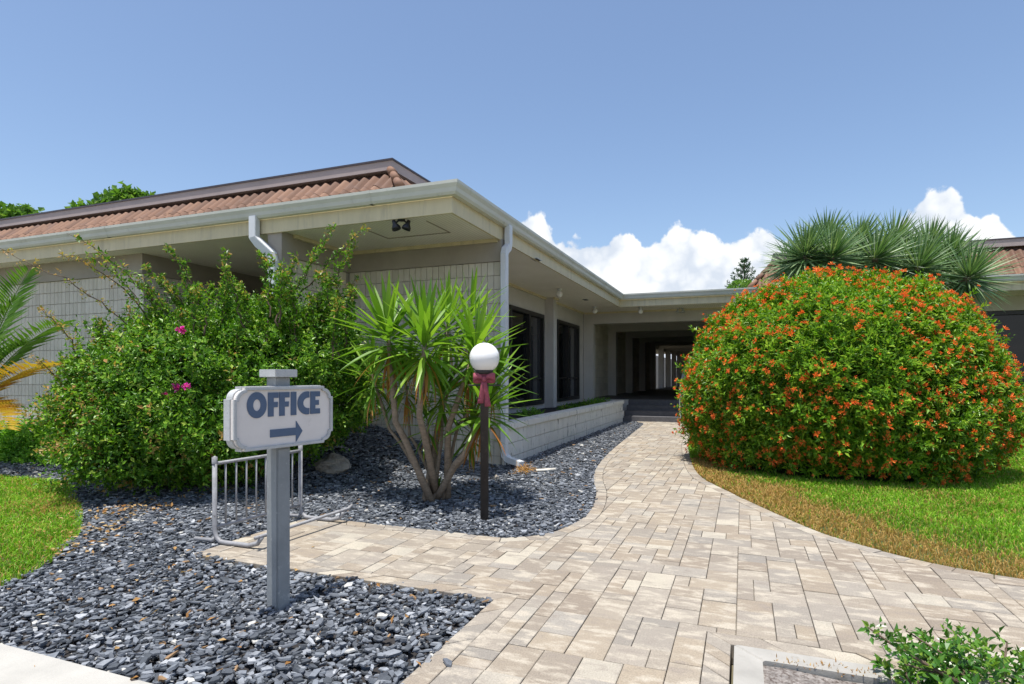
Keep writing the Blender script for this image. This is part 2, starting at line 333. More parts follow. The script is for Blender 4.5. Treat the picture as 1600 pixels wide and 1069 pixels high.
M['grassdry'] = leafm('lawn_blade_dry', [(0, (.40, .24, .08)), (.5, (.52, .33, .12)), (.85, (.42, .30, .10)), (1, (.25, .28, .06))], .35, .7, .1)

# ------------------------------------------------------------------ ground, beds, paving
def hgt(a, b):                                                  # gravel banked up into the corner of the two front walls
    m = .54*sstep(a, -2.7, -.1)*sstep(b, .0, 2.5)
    if b > 3.5: m *= 1-.75*sstep(b, 3.5, 6)
    if a > .05: m = 0
    return m + .012*noise.noise(Vector((a*1.3, b*1.3, 0)))
def pixh(px, py):
    z = 0.
    for _ in range(12): p = pix(px, py, z); z = .5*z+.5*hgt(p.x, p.y)
    p = pix(px, py, z); p.z = hgt(p.x, p.y); return p
def inpoly(x, y, P):
    c = False; j = len(P)-1
    for i in range(len(P)):
        if (P[i][1] > y) != (P[j][1] > y) and x < (P[j][0]-P[i][0])*(y-P[i][1])/(P[j][1]-P[i][1])+P[i][0]: c = not c
        j = i
    return c
def inpoly_np(X, Y, P):
    c = np.zeros(len(X), bool); j = len(P)-1
    for i in range(len(P)):
        xi, yi = P[i]; xj, yj = P[j]
        if yi != yj: c ^= ((yi > Y) != (yj > Y)) & (X < (xj-xi)*(Y-yi)/(yj-yi)+xi)
        j = i
    return c
def catmull(P, step=.12):
    out = []
    for i in range(len(P)-1):
        p0 = Vector(P[max(i-1, 0)]); p1 = Vector(P[i]); p2 = Vector(P[i+1]); p3 = Vector(P[min(i+2, len(P)-1)])
        n = max(1, int((p2-p1).length/step))
        for k in range(n):
            t = k/n; out.append(tuple(.5*((2*p1)+(-p0+p2)*t+(2*p0-5*p1+4*p2-p3)*t*t+(-p0+3*p1-3*p2+p3)*t**3)))
    out.append(tuple(P[-1])); return out
EDGE_L = catmull([(-3.52, -1.15), (-3.53, -1.45), (-3.27, -1.75), (-2.77, -1.88), (-2.235, -1.866), (-1.447, -1.726), (-.667, -1.51), (.359, -1.314), (2.2, -1.13), (5.08, -.954), (8.14, -.757), (8.75, -.5), (9.03, -.45)])
EDGE_R = catmull([(9.03, -2.0), (5.0, -2.2), (3.14, -2.32), (.3, -2.67), (-.98, -3.12), (-1.706, -3.447), (-2.48, -3.84), (-2.91, -4.24), (-3.12, -4.56), (-3.22, -4.87), (-3.4, -6), (-3.5, -8.5)])
PATH = [(-8.6, -1.9), (-4.73, -1.9), (-4.73, .45), (-3.52, .45)] + EDGE_L + EDGE_R + [(-4.85, -8.5), (-4.85, -3.17), (-8.6, -3.17)]
LAWN_L = catmull([(-5.98, .62), (-5.62, 1.0), (-5.33, 1.12), (-4.72, 1.7), (-4.2, 2.45), (-3.55, 3.6), (-3.18, 4.4), (-3.19, 5.6), (-3.3, 9), (-3.5, 15)], .3) + [(-6.0, 15)]
PA = np.array(PATH)

mb = MB(); mb.add([(-300, -400, -.09), (1500, -400, -.09), (1500, 400, -.09), (-300, 400, -.09)], [(0, 1, 2, 3)])
struct(mb.build('ground', M['dirt']))
def grid_sheet(name, a0, a1, b0, b1, st, zf, mat):
    na = int((a1-a0)/st)+1; nb = int((b1-b0)/st)+1; m = MB()
    v = [(a0+i*st, b0+j*st, zf(a0+i*st, b0+j*st)) for i in range(na) for j in range(nb)]
    f = [(i*nb+j, (i+1)*nb+j, (i+1)*nb+j+1, i*nb+j+1) for i in range(na-1) for j in range(nb-1)]
    m.add(v, f); return struct(m.build(name, mat, smooth=True))
gravel_bed = grid_sheet('gravel_bed', -6.1, 9.2, -2.2, 9.4, .2, lambda a, b: hgt(a, b)-.035, M['soil'])

# pavers
def offset_poly(P, d):
    n = len(P); ar = sum(P[i][0]*P[(i+1) % n][1]-P[(i+1) % n][0]*P[i][1] for i in range(n)); sg = 1 if ar > 0 else -1; out = []
    for i in range(n):
        p0, p1, p2 = Vector(P[i-1]), Vector(P[i]), Vector(P[(i+1) % n])
        t1 = (p1-p0).normalized(); t2 = (p2-p1).normalized(); n1 = Vector((-t1.y, t1.x))*sg; n2 = Vector((-t2.y, t2.x))*sg
        b = (n1+n2).normalized(); k = d/max(.5, b.dot(n1)); out.append(tuple(p1+b*k))
    return out
def clip_rect(P, x0, x1, y0, y1):
    def cl(P, ax, val, keep_gt):
        out = []
        for i in range(len(P)):
            a, b = P[i-1], P[i]; ia = (a[ax] >= val) if keep_gt else (a[ax] <= val); ib = (b[ax] >= val) if keep_gt else (b[ax] <= val)
            if ia != ib:
                t = (val-a[ax])/(b[ax]-a[ax]); out.append((a[0]+(b[0]-a[0])*t, a[1]+(b[1]-a[1])*t))
            if ib: out.append(b)
        return out
    for ax, v, g in ((0, x0, True), (0, x1, False), (1, y0, True), (1, y1, False)):
        P = cl(P, ax, v, g)
        if len(P) < 3: return []
    q = []
    for p in P:
        if not q or abs(p[0]-q[-1][0])+abs(p[1]-q[-1][1]) > .004: q.append(p)
    return q
def area(P): return abs(sum(P[i-1][0]*P[i][1]-P[i][0]*P[i-1][1] for i in range(len(P))))/2
INNER = offset_poly(PATH, .115)
pieces = []                                                     # (polygon, key of a shared rectangle or None)
y = -8.6; rr = random.Random(3)
IN = np.array(INNER)
U = .092; nA, nB = 194, 100; taken = np.zeros((nA, nB), bool); SZ = [(2, 2)]*6+[(2, 3)]*3+[(3, 2)]*4+[(1, 2)]*3+[(2, 1)]*2
for ia in range(nA):
    for ib in range(nB):
        if taken[ia, ib]: continue
        opts = [z for z in SZ if ia+z[0] <= nA and ib+z[1] <= nB and not taken[ia:ia+z[0], ib:ib+z[1]].any()] or [(1, 1)]
        z = rr.choice(opts); taken[ia:ia+z[0], ib:ib+z[1]] = True
        l, w = z[0]*U, z[1]*U; x = -8.72+ia*U; y = -8.62+ib*U; x1 = x+l; g = .0016; cx, cy = x+l/2, y+w/2
        near = np.min((IN[:, 0]-cx)**2+(IN[:, 1]-cy)**2) < .12
        corners = [inpoly(px, py, INNER) for px, py in ((x, y), (x1, y), (x1, y+w), (x, y+w))]
        full_q = [(x+g, y+g), (x1-g, y+g), (x1-g, y+w-g), (x+g, y+w-g)]
        if all(corners) and not near: pieces.append((full_q, z))
        elif any(corners) or near:
            q = clip_rect(INNER, x+g, x1-g, y+g, y+w-g)
            if len(q) >= 3 and area(q) > .0012:
                full = abs(area(q)-(l-2*g)*(w-2*g)) < 1e-5; pieces.append((full_q if full else q, z if full else None))
npth = len(PATH); out_s = [Vector(p) for p in PATH]; in_s = [Vector(p) for p in INNER]
acc = 0.; cur_o, cur_i = out_s[0], in_s[0]; tgt = .2
for i in range(npth-1):
    o0, o1, i0, i1 = out_s[i], out_s[i+1], in_s[i], in_s[i+1]; L = (o1-o0).length; pos = 0.
    corner = L > .5 or (i+1 < npth and (out_s[(i+2) % npth]-o1).length > .5)
    while True:
        need = tgt-acc
        if pos+need < L-(.06 if corner else 0):
            pos += need; t = pos/L; no, ni = o0.lerp(o1, t), i0.lerp(i1, t)
        elif corner: no, ni = o1, i1; pos = L
        else: acc += L-pos; break
        q = [cur_o.lerp(no, .012), no.lerp(cur_o, .012), ni.lerp(cur_i, .012), cur_i.lerp(ni, .012)]
        q = [q[0], q[1], q[2].lerp(q[1], .03), q[3].lerp(q[0], .03)]
        if area([tuple(p) for p in q]) > .002: pieces.append(([tuple(p) for p in q], None))
        cur_o, cur_i = no, ni; acc = 0.; tgt = rr.choice((.2, .2, .2, .13, .1))
        if pos >= L-1e-6: break
walk = MB()
walk.prism([p for p in PATH], -.085, -.018)
walkway = struct(walk.build('paver_walkway', paint('joint_sand', (.20, .175, .145), .95, .3, 12)))
def score(P):
    cx = sum(p[0] for p in P)/len(P); cy = sum(p[1] for p in P)/len(P)
    if not inframe((cx, cy, 0), 60): return 0
    return area(P)/camdist((cx, cy))**3
pieces.sort(key=lambda t: -score(t[0])); shared = {}; rest = MB()
for i, (P, key) in enumerate(pieces):
    zo = rr.uniform(-.0025, .0025)
    if i < 290:
        cx = sum(p[0] for p in P)/len(P); cy = sum(p[1] for p in P)/len(P)
        if key and key in shared: me = shared[key]
        else:
            me = MB().prism([(p[0]-cx, p[1]-cy) for p in P], -.06, .008, 0, None, .003).mesh('paver', M['paver'])
            if key: shared[key] = me
        put('paver', me, walkway, Matrix.Translation((cx, cy, zo)) @ Matrix.Rotation(rr.uniform(-.006, .006), 4, 'Y'))
    else:
        rest.prism(P, -.05+zo, .008+zo, 0, None, .003)
stuff(rest.build('paver_field', M['paver'], walkway))

# concrete walk at the street and kerbed bed on the right
cm = MB(); cm.prism([(-6.12, -1.93), (-6.12, 15), (-9, 15), (-9, -1.93)], -.08, .022, 0, None, .008)
struct(cm.build('concrete_sidewalk', M['conc']))
km = MB(); km.prism([(-4.865, -3.185), (-8.6, -3.185), (-8.6, -3.305), (-4.985, -3.305)], -.08, .016, 0, None, .008)
km.prism([(-4.865, -3.185), (-4.985, -3.305), (-4.985, -8.5), (-4.865, -8.5)], -.08, .016, 0, None, .008)
struct(km.build('bed_kerb', M['curb']))
grid_sheet('mulch_bed', -8.6, -4.98, -8.5, -3.3, .1, lambda a, b: -.004+.014*noise.noise(Vector((a*4, b*4, 2))), M['mulch'])

# lawns
lm = MB(); lm.prism(LAWN_L, -.08, -.012); lawn_l = struct(lm.build('lawn_left', M['turf']))
LAWN_R = [p for p in EDGE_R if p[0] < 8.9] + [(-3.5, -30), (8.7, -30)]
lm = MB(); lm.prism(LAWN_R, -.08, -.012); lawn_r = struct(lm.build('lawn_right', M['turf']))

def visible_mask(P):
    v = P[:, :2]-np.array([CAMP.x, CAMP.y]); D = v@np.array([FWD.x, FWD.y]); X = v@np.array([RGT.x, RGT.y])
    D = np.maximum(D, .05); px = 800+X/D*FPX; py = HOR+CAMP.z/D*FPX
    return (px > -40) & (px < 1640) & (py < 1120) & (D > .3), D
def grass(name, bounds, poly, n, edge, drymax, label_d, hole=None):
    a0, a1, b0, b1 = bounds; A = RNG.uniform(a0, a1, n); B = RNG.uniform(b0, b1, n)
    k = inpoly_np(A, B, poly); A, B = A[k], B[k]
    if hole is not None: k = ((A-hole[0])**2+(B-hole[1])**2) > hole[2]**2; A, B = A[k], B[k]
    P = np.stack([A, B, np.full(len(A), -.012)], 1); vis, D = visible_mask(P)
    keep = vis & (RNG.random(len(A)) < np.clip((5.5/D)**1.3, .12, 1)); P, D = P[keep], D[keep]; n = len(P)
    E = np.array(edge); de = np.full(n, 9.)
    for e in E: de = np.minimum(de, (P[:, 0]-e[0])**2+(P[:, 1]-e[1])**2)
    de = np.sqrt(de); pn = np.array([noise.noise(Vector((p[0]*1.1, p[1]*1.1, 5)))+.5*noise.noise(Vector((p[0]*3, p[1]*3, 1))) for p in P])
    dry = RNG.random(n) < np.clip(drymax*np.exp(-(de/.55)**2)*(1.0+1.0*pn)+.10+.45*np.clip(pn-.25, 0, 1), 0, .95)
    h = RNG.uniform(.03, .062, n)*np.clip(D/5, .9, 1.8)**.5; w = RNG.uniform(.003, .005, n)*np.clip(D/4.5, 1, 2.5)
    az = RNG.uniform(0, 2*np.pi, n); lean = RNG.uniform(.1, .9, n); ld = RNG.uniform(0, 2*np.pi, n)
    s = np.stack([np.cos(az), np.sin(az), np.zeros(n)], 1)*w[:, None]; L = np.stack([np.cos(ld), np.sin(ld), np.zeros(n)], 1)
    mid = P+L*(h*lean*.3)[:, None]; mid[:, 2] += h*.6; tip = P+L*(h*lean)[:, None]; tip[:, 2] += h*(1-.25*lean)
    V = np.stack([P-s, P+s, mid+s*.8, mid-s*.8, tip], 1).reshape(-1, 3); o = np.arange(n)[:, None]*5
    T = np.concatenate([o+[0, 1, 2], o+[0, 2, 3], o+[3, 2, 4]], 1).reshape(-1, 3)
    return mesh_np(name, V, T, [M['grass'], M['grassdry']], np.repeat(dry.astype(int), 3))
g1 = stuff(put('grass', grass('grass', (-6, -3, .5, 8.5), LAWN_L, 110000, LAWN_L[:-1], .12, 0)))
tag(g1, 'short green grass of the small lawn left of the slate chips', 'grass')
g2 = stuff(put('grass', grass('grass', (-3.6, 8.7, -14, -1.9), LAWN_R, 520000, [p for p in EDGE_R if p[0] < 1], 2.3, 0, (1.8, -4.4, 1.5))))
tag(g2, 'green lawn grass, browned along the curved paver edge, right of the walk', 'grass')

# slate chips
def chips(P, D, big):
    n = len(P); K = 5; L = RNG.gamma(3.2, .0046, n)+.008; L = np.clip(L, .009, .05)*big; W = L*RNG.uniform(.32, .75, n); Tt = RNG.uniform(.0022, .0055, n)
    ang = (np.arange(K)[None]+RNG.uniform(-.4, .4, (n, K)))*2*np.pi/K; rad = RNG.uniform(.65, 1.15, (n, K))
    x = np.cos(ang)*rad*L[:, None]; yv = np.sin(ang)*rad*W[:, None]
    top = np.stack([x*.93, yv*.93, np.repeat(Tt[:, None], K, 1)], 2); bot = np.stack([x, yv, -np.repeat(Tt[:, None], K, 1)], 2)
    V = np.concatenate([top, bot], 1); az = RNG.uniform(0, 2*np.pi, n); tx = RNG.normal(0, .16, n); ty = RNG.normal(0, .16, n)
    x, yv, z = V[..., 0], V[..., 1], V[..., 2]
    yv, z = yv*np.cos(tx)[:, None]-z*np.sin(tx)[:, None], yv*np.sin(tx)[:, None]+z*np.cos(tx)[:, None]
    x, z = x*np.cos(ty)[:, None]+z*np.sin(ty)[:, None], -x*np.sin(ty)[:, None]+z*np.cos(ty)[:, None]
    x, yv = x*np.cos(az)[:, None]-yv*np.sin(az)[:, None], x*np.sin(az)[:, None]+yv*np.cos(az)[:, None]
    V = np.stack([x, yv, z], 2)+P[:, None, :]; return V, K
def chip_tris(n, K):
    f = [[0, i, i+1] for i in range(1, K-1)]
    for i in range(K): j = (i+1) % K; f += [[i, K+i, K+j], [i, K+j, j]]
    return (np.arange(n)[:, None, None]*2*K+np.array(f)[None]).reshape(-1, 3)
def scatter_chips():
    n = 330000; A = RNG.uniform(-6.12, 9.0, n); B = RNG.uniform(-2.1, 8.6, n)
    k = ~inpoly_np(A, B, offset_poly(PATH, .006)) | (~inpoly_np(A, B, offset_poly(PATH, .05)) & (RNG.random(n) < .05))
    k &= ~inpoly_np(A, B, offset_poly(LAWN_L, .05)) & (B > -1.93)
    k &= ~((A > .03) & (B > -.07)) & ~((A > -1.1) & (B > 2.6)) & (A > -6.1)
    A, B = A[k], B[k]; Z = np.array([hgt(a, b) for a, b in zip(A, B)])
    P = np.stack([A, B, Z], 1); vis, D = visible_mask(P)
    keep = vis & (RNG.random(len(A)) < np.clip((4.6/D)**.8, .35, 1)); return P[keep], D[keep]
CP, CD = scatter_chips()
CP[:, 2] += RNG.uniform(-.028, .012, len(CP))
order = np.argsort(CD+RNG.uniform(0, .35, len(CD))); CP, CD = CP[order], CD[order]
near_ok = np.where((CP[:300*8, 2] > -.004))[0][:290]
mask = np.ones(len(CP), bool); mask[near_ok] = False
V, K = chips(CP[mask], CD[mask], np.clip(CD[mask]/4.6, 1, 1.35)**.8)
chipmass = stuff(put('slate_chips', mesh_np('slate_chips', V.reshape(-1, 3), chip_tris(len(V), K), [M['slate']]), gravel_bed))
vs = []
for i in range(12):
    V, K = chips(np.zeros((1, 3)), None, np.full(1, 1.15)); vs.append(mesh_np('slate_chip', V.reshape(-1, 3), chip_tris(1, K), [M['slate']]))
for i in near_ok:
    p = CP[i]; put('slate_chip', random.choice(vs), gravel_bed, Matrix.Translation((p[0], p[1], p[2]+.006)) @ Matrix.Rotation(random.uniform(0, 6.28), 4, 'Z') @ Matrix.Scale(random.uniform(.85, 1.25), 4))

# ------------------------------------------------------------------ office building
def fluted_block(w=.4, h=.2, n=4, t=.014):
    m = MB(); g = .0028
    for i in range(n):
        x0 = -w/2+i*w/n+(g if i == 0 else g*.7); x1 = -w/2+(i+1)*w/n-(g if i == n-1 else g*.7)
        c = .003
        m.add([(x0, 0, -h/2+g), (x1, 0, -h/2+g), (x1, 0, h/2-g), (x0, 0, h/2-g), (x0+c, -t, -h/2+g+c), (x1-c, -t, -h/2+g+c), (x1-c, -t, h/2-g-c), (x0+c, -t, h/2-g-c)],
              [(4, 5, 6, 7), (0, 1, 5, 4), (1, 2, 6, 5), (2, 3, 7, 6), (3, 0, 4, 7)])
    return m.mesh('block', M['block'])
BLK = fluted_block(); BLKH = fluted_block(.2, .2, 2)
office = root('office_building', (0, 2, 0), 'single storey cream block office building with tiled mansard roof behind the big shrub', 'building')
SOF, BAND = 3.25, 2.93

def block_wall(parent, start, end, z0, z1, limit_vis=True):     # blocks on the side to the right of start->end
    s = Vector((*start, 0)); e = Vector((*end, 0)); d = (e-s).normalized(); L = (e-s).length; n = Vector((d.y, -d.x, 0))
    rot = Matrix((( d.x, -n.x, 0, 0), (d.y, -n.y, 0, 0), (0, 0, 1, 0), (0, 0, 0, 1))); k = 0; mass = MB(); bm_ = [BLK, BLKH]
    rows = int(round((z1-z0)/.2))
    for r in range(rows):
        x = 0.
        while x < L-.15:
            w = .4 if x+.4 <= L+.01 else .2
            c = s+d*(x+w/2); c.z = z1-.2*r-.1; me = BLK if w == .4 else BLKH
            Mx = Matrix.Translation(c) @ rot
            if (not limit_vis or inframe(c, 10)) and c.z > hgt(c.x, c.y)-.1: put('block', me, parent, Mx); k += 1
            else: mass.add([Mx @ v.co for v in me.vertices], [tuple(p.vertices) for p in me.polygons])
            x += w
    if mass.v: stuff(mass.build('block_field', M['block'], parent))
    return k
wf = MB().box(.03, .2, .0, 2.80, -.1, BAND).build('front_wall', M['joint'], office)
nb_ = block_wall(wf, (.03, 2.62), (.03, .02), -.07, BAND)
ws = MB().box(-1.47, .03, 2.65, 2.80, -.1, BAND).build('return_wall', M['joint'], office)
nb_ += block_wall(ws, (-1.25, 2.65), (.0, 2.65), -.07, BAND)
wl = MB().box(-1.12, -.95, 5.76, 12.6, -.1, BAND).build('left_wall', M['joint'], office)
nb_ += block_wall(wl, (-1.12, 12.54), (-1.12, 5.74), -.07, BAND)
wr = MB().box(-.95, 2.2, 5.77, 5.94, -.1, BAND).build('recess_wall', M['joint'], office)
block_wall(wr, (-1.09, 5.77), (.91, 5.77), .53, BAND)
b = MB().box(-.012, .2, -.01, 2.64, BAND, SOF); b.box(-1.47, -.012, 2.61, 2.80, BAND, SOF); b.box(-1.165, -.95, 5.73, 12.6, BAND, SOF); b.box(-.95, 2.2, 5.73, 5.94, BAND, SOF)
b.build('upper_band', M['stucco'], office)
b = MB().box(-1.5, -1.28, 2.60, 2.84, -.1, SOF-.003); b.build('corner_pier', M['stucco'], office)  # darker stucco colour stands in for the shade on this pier
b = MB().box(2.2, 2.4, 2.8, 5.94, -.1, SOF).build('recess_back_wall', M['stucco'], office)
w_ = MB().box(2.13, 2.2, 3.1, 5.0, .1, 2.7).build('recess_window', M['alu'], office); MB().box(2.115, 2.132, 3.17, 4.02, .17, 2.63).build('pane', M['glass'], w_); MB().box(2.115, 2.132, 4.08, 4.93, .17, 2.63).build('pane', M['glass'], w_)
# window wall
b = MB().box(.2, 10.13, 1.4, 1.6, -.1, .6); b.box(.2, 3.85, 1.4, 1.6, .6, SOF); b.box(3.85, 10.13, 1.4, 1.6, 2.8, SOF)
b.box(6.15, 7.33, 1.4, 1.6, .6, 2.8); b.box(9.56, 10.13, 1.4, 1.6, .6, 2.8); b.build('window_wall', M['pier'], office)
MB().box(6.3, 6.55, 1.17, 1.399, .45, SOF-.003).build('pilaster', M['pier'], office, bevel=.006)
for a0, a1, mull in ((3.85, 6.15, 5.1), (7.33, 9.56, 8.35)):
    w_ = MB().box(a0, a0+.09, 1.36, 1.5, .6, 2.8).box(a1-.09, a1, 1.36, 1.5, .6, 2.8).box(a0+.09, a1-.09, 1.36, 1.5, 2.71, 2.8).box(a0+.09, a1-.09, 1.36, 1.5, .6, .69).build('window', M['alu'], office)
    MB().box(mull-.05, mull+.05, 1.365, 1.5, .69, 2.71).build('mullion', M['alu'], w_)
    MB().box(a0+.09, mull-.05, 1.44, 1.455, .69, 2.71).build('pane', M['glass'], w_); MB().box(mull+.05, a1-.09, 1.44, 1.455, .69, 2.71).build('pane', M['glass2'], w_)
    MB().box(a0+.09, a1-.09, 1.40, 1.439, 1.2, 1.25).build('transom', M['alu'], w_)
# soffit, cove trim, hatch, deck
b = MB().box(-1.5, .2, .03, 12.6, SOF, SOF+.04).box(.2, 8.83, .03, 1.6, SOF, SOF+.04).box(.2, 2.4, 2.6, 5.94, SOF, SOF+.04)
b.build('soffit', M['soffit'], office)
b = MB().box(-.05, -.013, .04, 2.57, SOF-.05, SOF).box(-1.27, -.05, 2.56, 2.607, SOF-.05, SOF).box(.2, 6.29, 1.35, 1.399, SOF-.05, SOF).box(6.56, 10.05, 1.35, 1.399, SOF-.05, SOF).box(6.26, 6.59, 1.12, 1.168, SOF-.05, SOF)
b.build('cove_trim', M['fascia'], office)
MB().box(-.62, -.6, .5, 1.5, SOF-.008, SOF-.001).box(-1.25, -.62, 1.48, 1.5, SOF-.008, SOF-.001).box(-1.25, -.62, .5, .515, SOF-.008, SOF-.001).build('access_hatch', paint('hatch_gap', (.34, .29, .23), .9), office)
b = MB().box(-1.5, 3, .03, 12.6, 3.36, 3.46).box(3, 10.2, .03, 8, 3.36, 3.46); b.build('roof_deck', M['roofdeck'], office)
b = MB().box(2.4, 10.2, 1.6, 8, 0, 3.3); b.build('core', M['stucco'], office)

def sweep(path, prof, mat, name, parent, closed=True):            # prof: (outward offset, z); miters at corners
    P = [Vector(p) for p in path]; m = MB(); n = len(prof); v = []
    for i, p in enumerate(P):
        ds = []
        if i > 0: ds.append((p-P[i-1]).normalized())
        if i < len(P)-1: ds.append((P[i+1]-p).normalized())
        ns = [Vector((d.y, -d.x)) for d in ds]; bn = sum(ns, Vector((0, 0))).normalized(); k = 1/max(.3, bn.dot(ns[0]))
        v += [(p.x+bn.x*o*k, p.y+bn.y*o*k, z) for o, z in prof]
    f = [(i*n+j, i*n+(j+1) % n, (i+1)*n+(j+1) % n, (i+1)*n+j) for i in range(len(P)-1) for j in range(n if closed else n-1)]
    if closed: f += [tuple(range(n)), tuple(range((len(P)-1)*n, len(P)*n))]
    m.add(v, f); return m.build(name, mat, parent)
EAVE = [(-1.53, 12.7), (-1.53, 0), (8.8, 0)]; EAVE2 = [(8.8, -.001), (8.8, -14)]
FPROF = [(0, SOF-.02), (0, 3.53), (-.035, 3.53), (-.035, SOF-.02)]
GPROF = [(.004, 3.425), (.075, 3.425), (.095, 3.455), (.105, 3.50), (.128, 3.545), (.13, 3.58), (.118, 3.58), (.116, 3.55), (.09, 3.5), (.07, 3.44), (.004, 3.44)]
sweep(EAVE+EAVE2[1:], FPROF, M['fascia'], 'fascia', office)
sweep(EAVE+EAVE2[1:], GPROF, M['gutter'], 'gutter', office)
sweep(EAVE+EAVE2[1:], [(.0035, 3.53), (.0035, 3.575), (-.3, 3.60), (-.3, 3.53)], M['gutter'], 'drip_edge', office)
for bb in (10.6, 5.9, 1.1):                                       # gutter joints and hangers
    MB().add([(-1.53-o*1.03-.002, bb+e, z) for e in (-.02, .02) for o, z in GPROF[:6]], [(i, i+1, 7+i, 6+i) for i in range(5)]).build('gutter_joint', M['gutter'], office)
for aa in (2.4, 6.4):
    MB().add([(aa+e, -o*1.03-.002, z) for e in (-.02, .02) for o, z in GPROF[:6]], [(i, i+1, 7+i, 6+i) for i in range(5)]).build('gutter_joint', M['gutter'], office)
# downspouts
def spout(pts, name, w=.085, t=.065, d=Vector((1, 0, 0))):
    m = MB(); pts = [Vector(p) for p in pts]; v = []
    for i, p in enumerate(pts):
        tt = (pts[min(i+1, len(pts)-1)]-pts[max(i-1, 0)]).normalized(); sx = d - tt*d.dot(tt)
        sx = sx.normalized(); sy = tt.cross(sx)
        v += [p+sx*w/2+sy*t/2, p-sx*w/2+sy*t/2, p-sx*w/2-sy*t/2, p+sx*w/2-sy*t/2]
    f = [(i*4+k, i*4+(k+1) % 4, (i+1)*4+(k+1) % 4, (i+1)*4+k) for i in range(len(pts)-1) for k in range(4)]+[(3, 2, 1, 0), tuple(range(len(v)-4, len(v)))]
    m.add(v, f); return m.build(name, M['downspout'], office, bevel=.006)
spout([(-1.60, 2.98, 3.46), (-1.60, 2.98, 3.17), (-1.585, 2.92, 3.10), (-1.545, 2.72, 2.92), (-1.54, 2.71, 2.84), (-1.54, 2.71, .2)], 'downspout', d=Vector((0, 1, 0)), w=.12, t=.09)
spout([(.10, -.075, 3.46), (.10, -.075, 3.19), (.08, -.075, 3.14), (-.02, -.07, 3.07), (-.045, -.07, 3.02), (-.045, -.07, .22), (-.045, -.08, .15), (-.06, -.14, .10), (-.12, -.36, .055)], 'downspout', d=Vector((1, 0, 0)), w=.12, t=.08)
# mansard
def s_tile(w=.158, l=.31):
    m = MB(); n = 10; pr = []
    for i in range(n+1):
        t = i/n; pr.append(((t-.5)*w*1.04, .058*(.5-.5*math.cos(2*math.pi*t))**.8))
    top0 = [(x, 0, z+.012) for x, z in pr]; top1 = [(x, l, z) for x, z in pr]; bot0 = [(x, 0, z-.004) for x, z in pr]
    bot1 = [(x, l, z-.012) for x, z in pr]; N = n+1
    f = [(i, i+1, N+i+1, N+i) for i in range(n)]+[(2*N+i, i, i+1, 2*N+i+1)[::-1] for i in range(n)]+[(N+i, N+i+1, 3*N+i+1, 3*N+i) for i in range(n)]+[(2*N+i, 2*N+i+1, 3*N+i+1, 3*N+i)[::-1] for i in range(n)]
    m.add(top0+top1+bot0+bot1, f); return m.mesh('roof_tile', M['tile'])
TILE = s_tile()
def tiles_on(parent, org, across, up, width, nrow, rise, first=0, skipfn=None):
    across = Vector(across).normalized(); up = Vector(up).normalized(); nrm = across.cross(up).normalized()
    if nrm.z < 0: nrm = -nrm
    k = 0; ncol = int(width/.158)
    for r_ in range(nrow):
        for c in range(ncol):
            p = Vector(org)+across*(c+.5)*.158+up*(r_*rise)+nrm*random.uniform(0, .004)
            if skipfn and skipfn(p, c, r_): continue
            Mx = Matrix(((across.x, up.x, nrm.x, p.x), (across.y, up.y, nrm.y, p.y), (across.z, up.z, nrm.z, p.z), (0, 0, 0, 1)))
            put('roof_tile', TILE, parent, Mx @ Matrix.Rotation(random.uniform(-.012, .012), 4, 'Z')); k += 1
    return k
ma0, mb0, mz0 = -1.42, .80, 3.60; ma1, mb1, mz1 = -.98, 1.24, 4.03
m = MB().add([(ma0, mb0, mz0), (ma0, 12.5, mz0), (ma1, 12.1, mz1), (ma1, mb1, mz1), (3.6, mb0, mz0), (3.2, mb1, mz1)], [(0, 1, 2, 3), (0, 3, 5, 4)])
mans = m.build('mansard', M['darkboard'], office)
sl_ = (Vector((ma1, 0, mz1))-Vector((ma0, 0, mz0)))
def hipskip(p, c, r_): return p.y < mb0+.06+.23*r_
tiles_on(mans, (ma0-.03, mb0-.02, mz0-.0), (0, 1, 0), sl_, 11.0, 2, .11, 0, hipskip)
tiles_on(mans, (2.2, mb0-.03, mz0), (-1, 0, 0), (0, sl_.x, sl_.z), 3.62, 2, .11, 0, lambda p, c, r_: p.x < ma0+.06+.23*r_)
m = MB()
hp = [Vector((ma0-.03, mb0-.03, mz0+.05)), Vector((ma1-.03, mb1-.03, mz1+.05))]
for i in range(3):
    q0 = hp[0].lerp(hp[1], i/3-.03); q1 = hp[0].lerp(hp[1], (i+1)/3+.02)
    me = MB().tube([q0+Vector((0, 0, .012)), q1], [.062, .05], 10).mesh('hip_cap', M['tile'], True); put('hip_cap', me, mans)
TR = [(3.2, 1.15), (-1.06, 1.15), (-1.06, 12.4)]
b = MB(); b.box(-1.09, -1.06, 1.12, 12.5, 4.03, 4.155).box(-1.06, 3.2, 1.12, 1.15, 4.03, 4.155).box(-1.06, 3.2, 1.15, 12.5, 4.03, 4.06); b.build('roof_trim', M['trim'], mans)
b = MB(); b.box(-1.105, -.98, 1.105, 12.52, 4.155, 4.18).box(-.98, 3.2, 1.105, 1.2, 4.155, 4.18); b.build('trim_edge', M['trimtop'], mans)
MB().box(-1.0, 3.2, 1.2, 12.4, 4.06, 4.16).build('upper_deck', M['roofdeck'], mans)

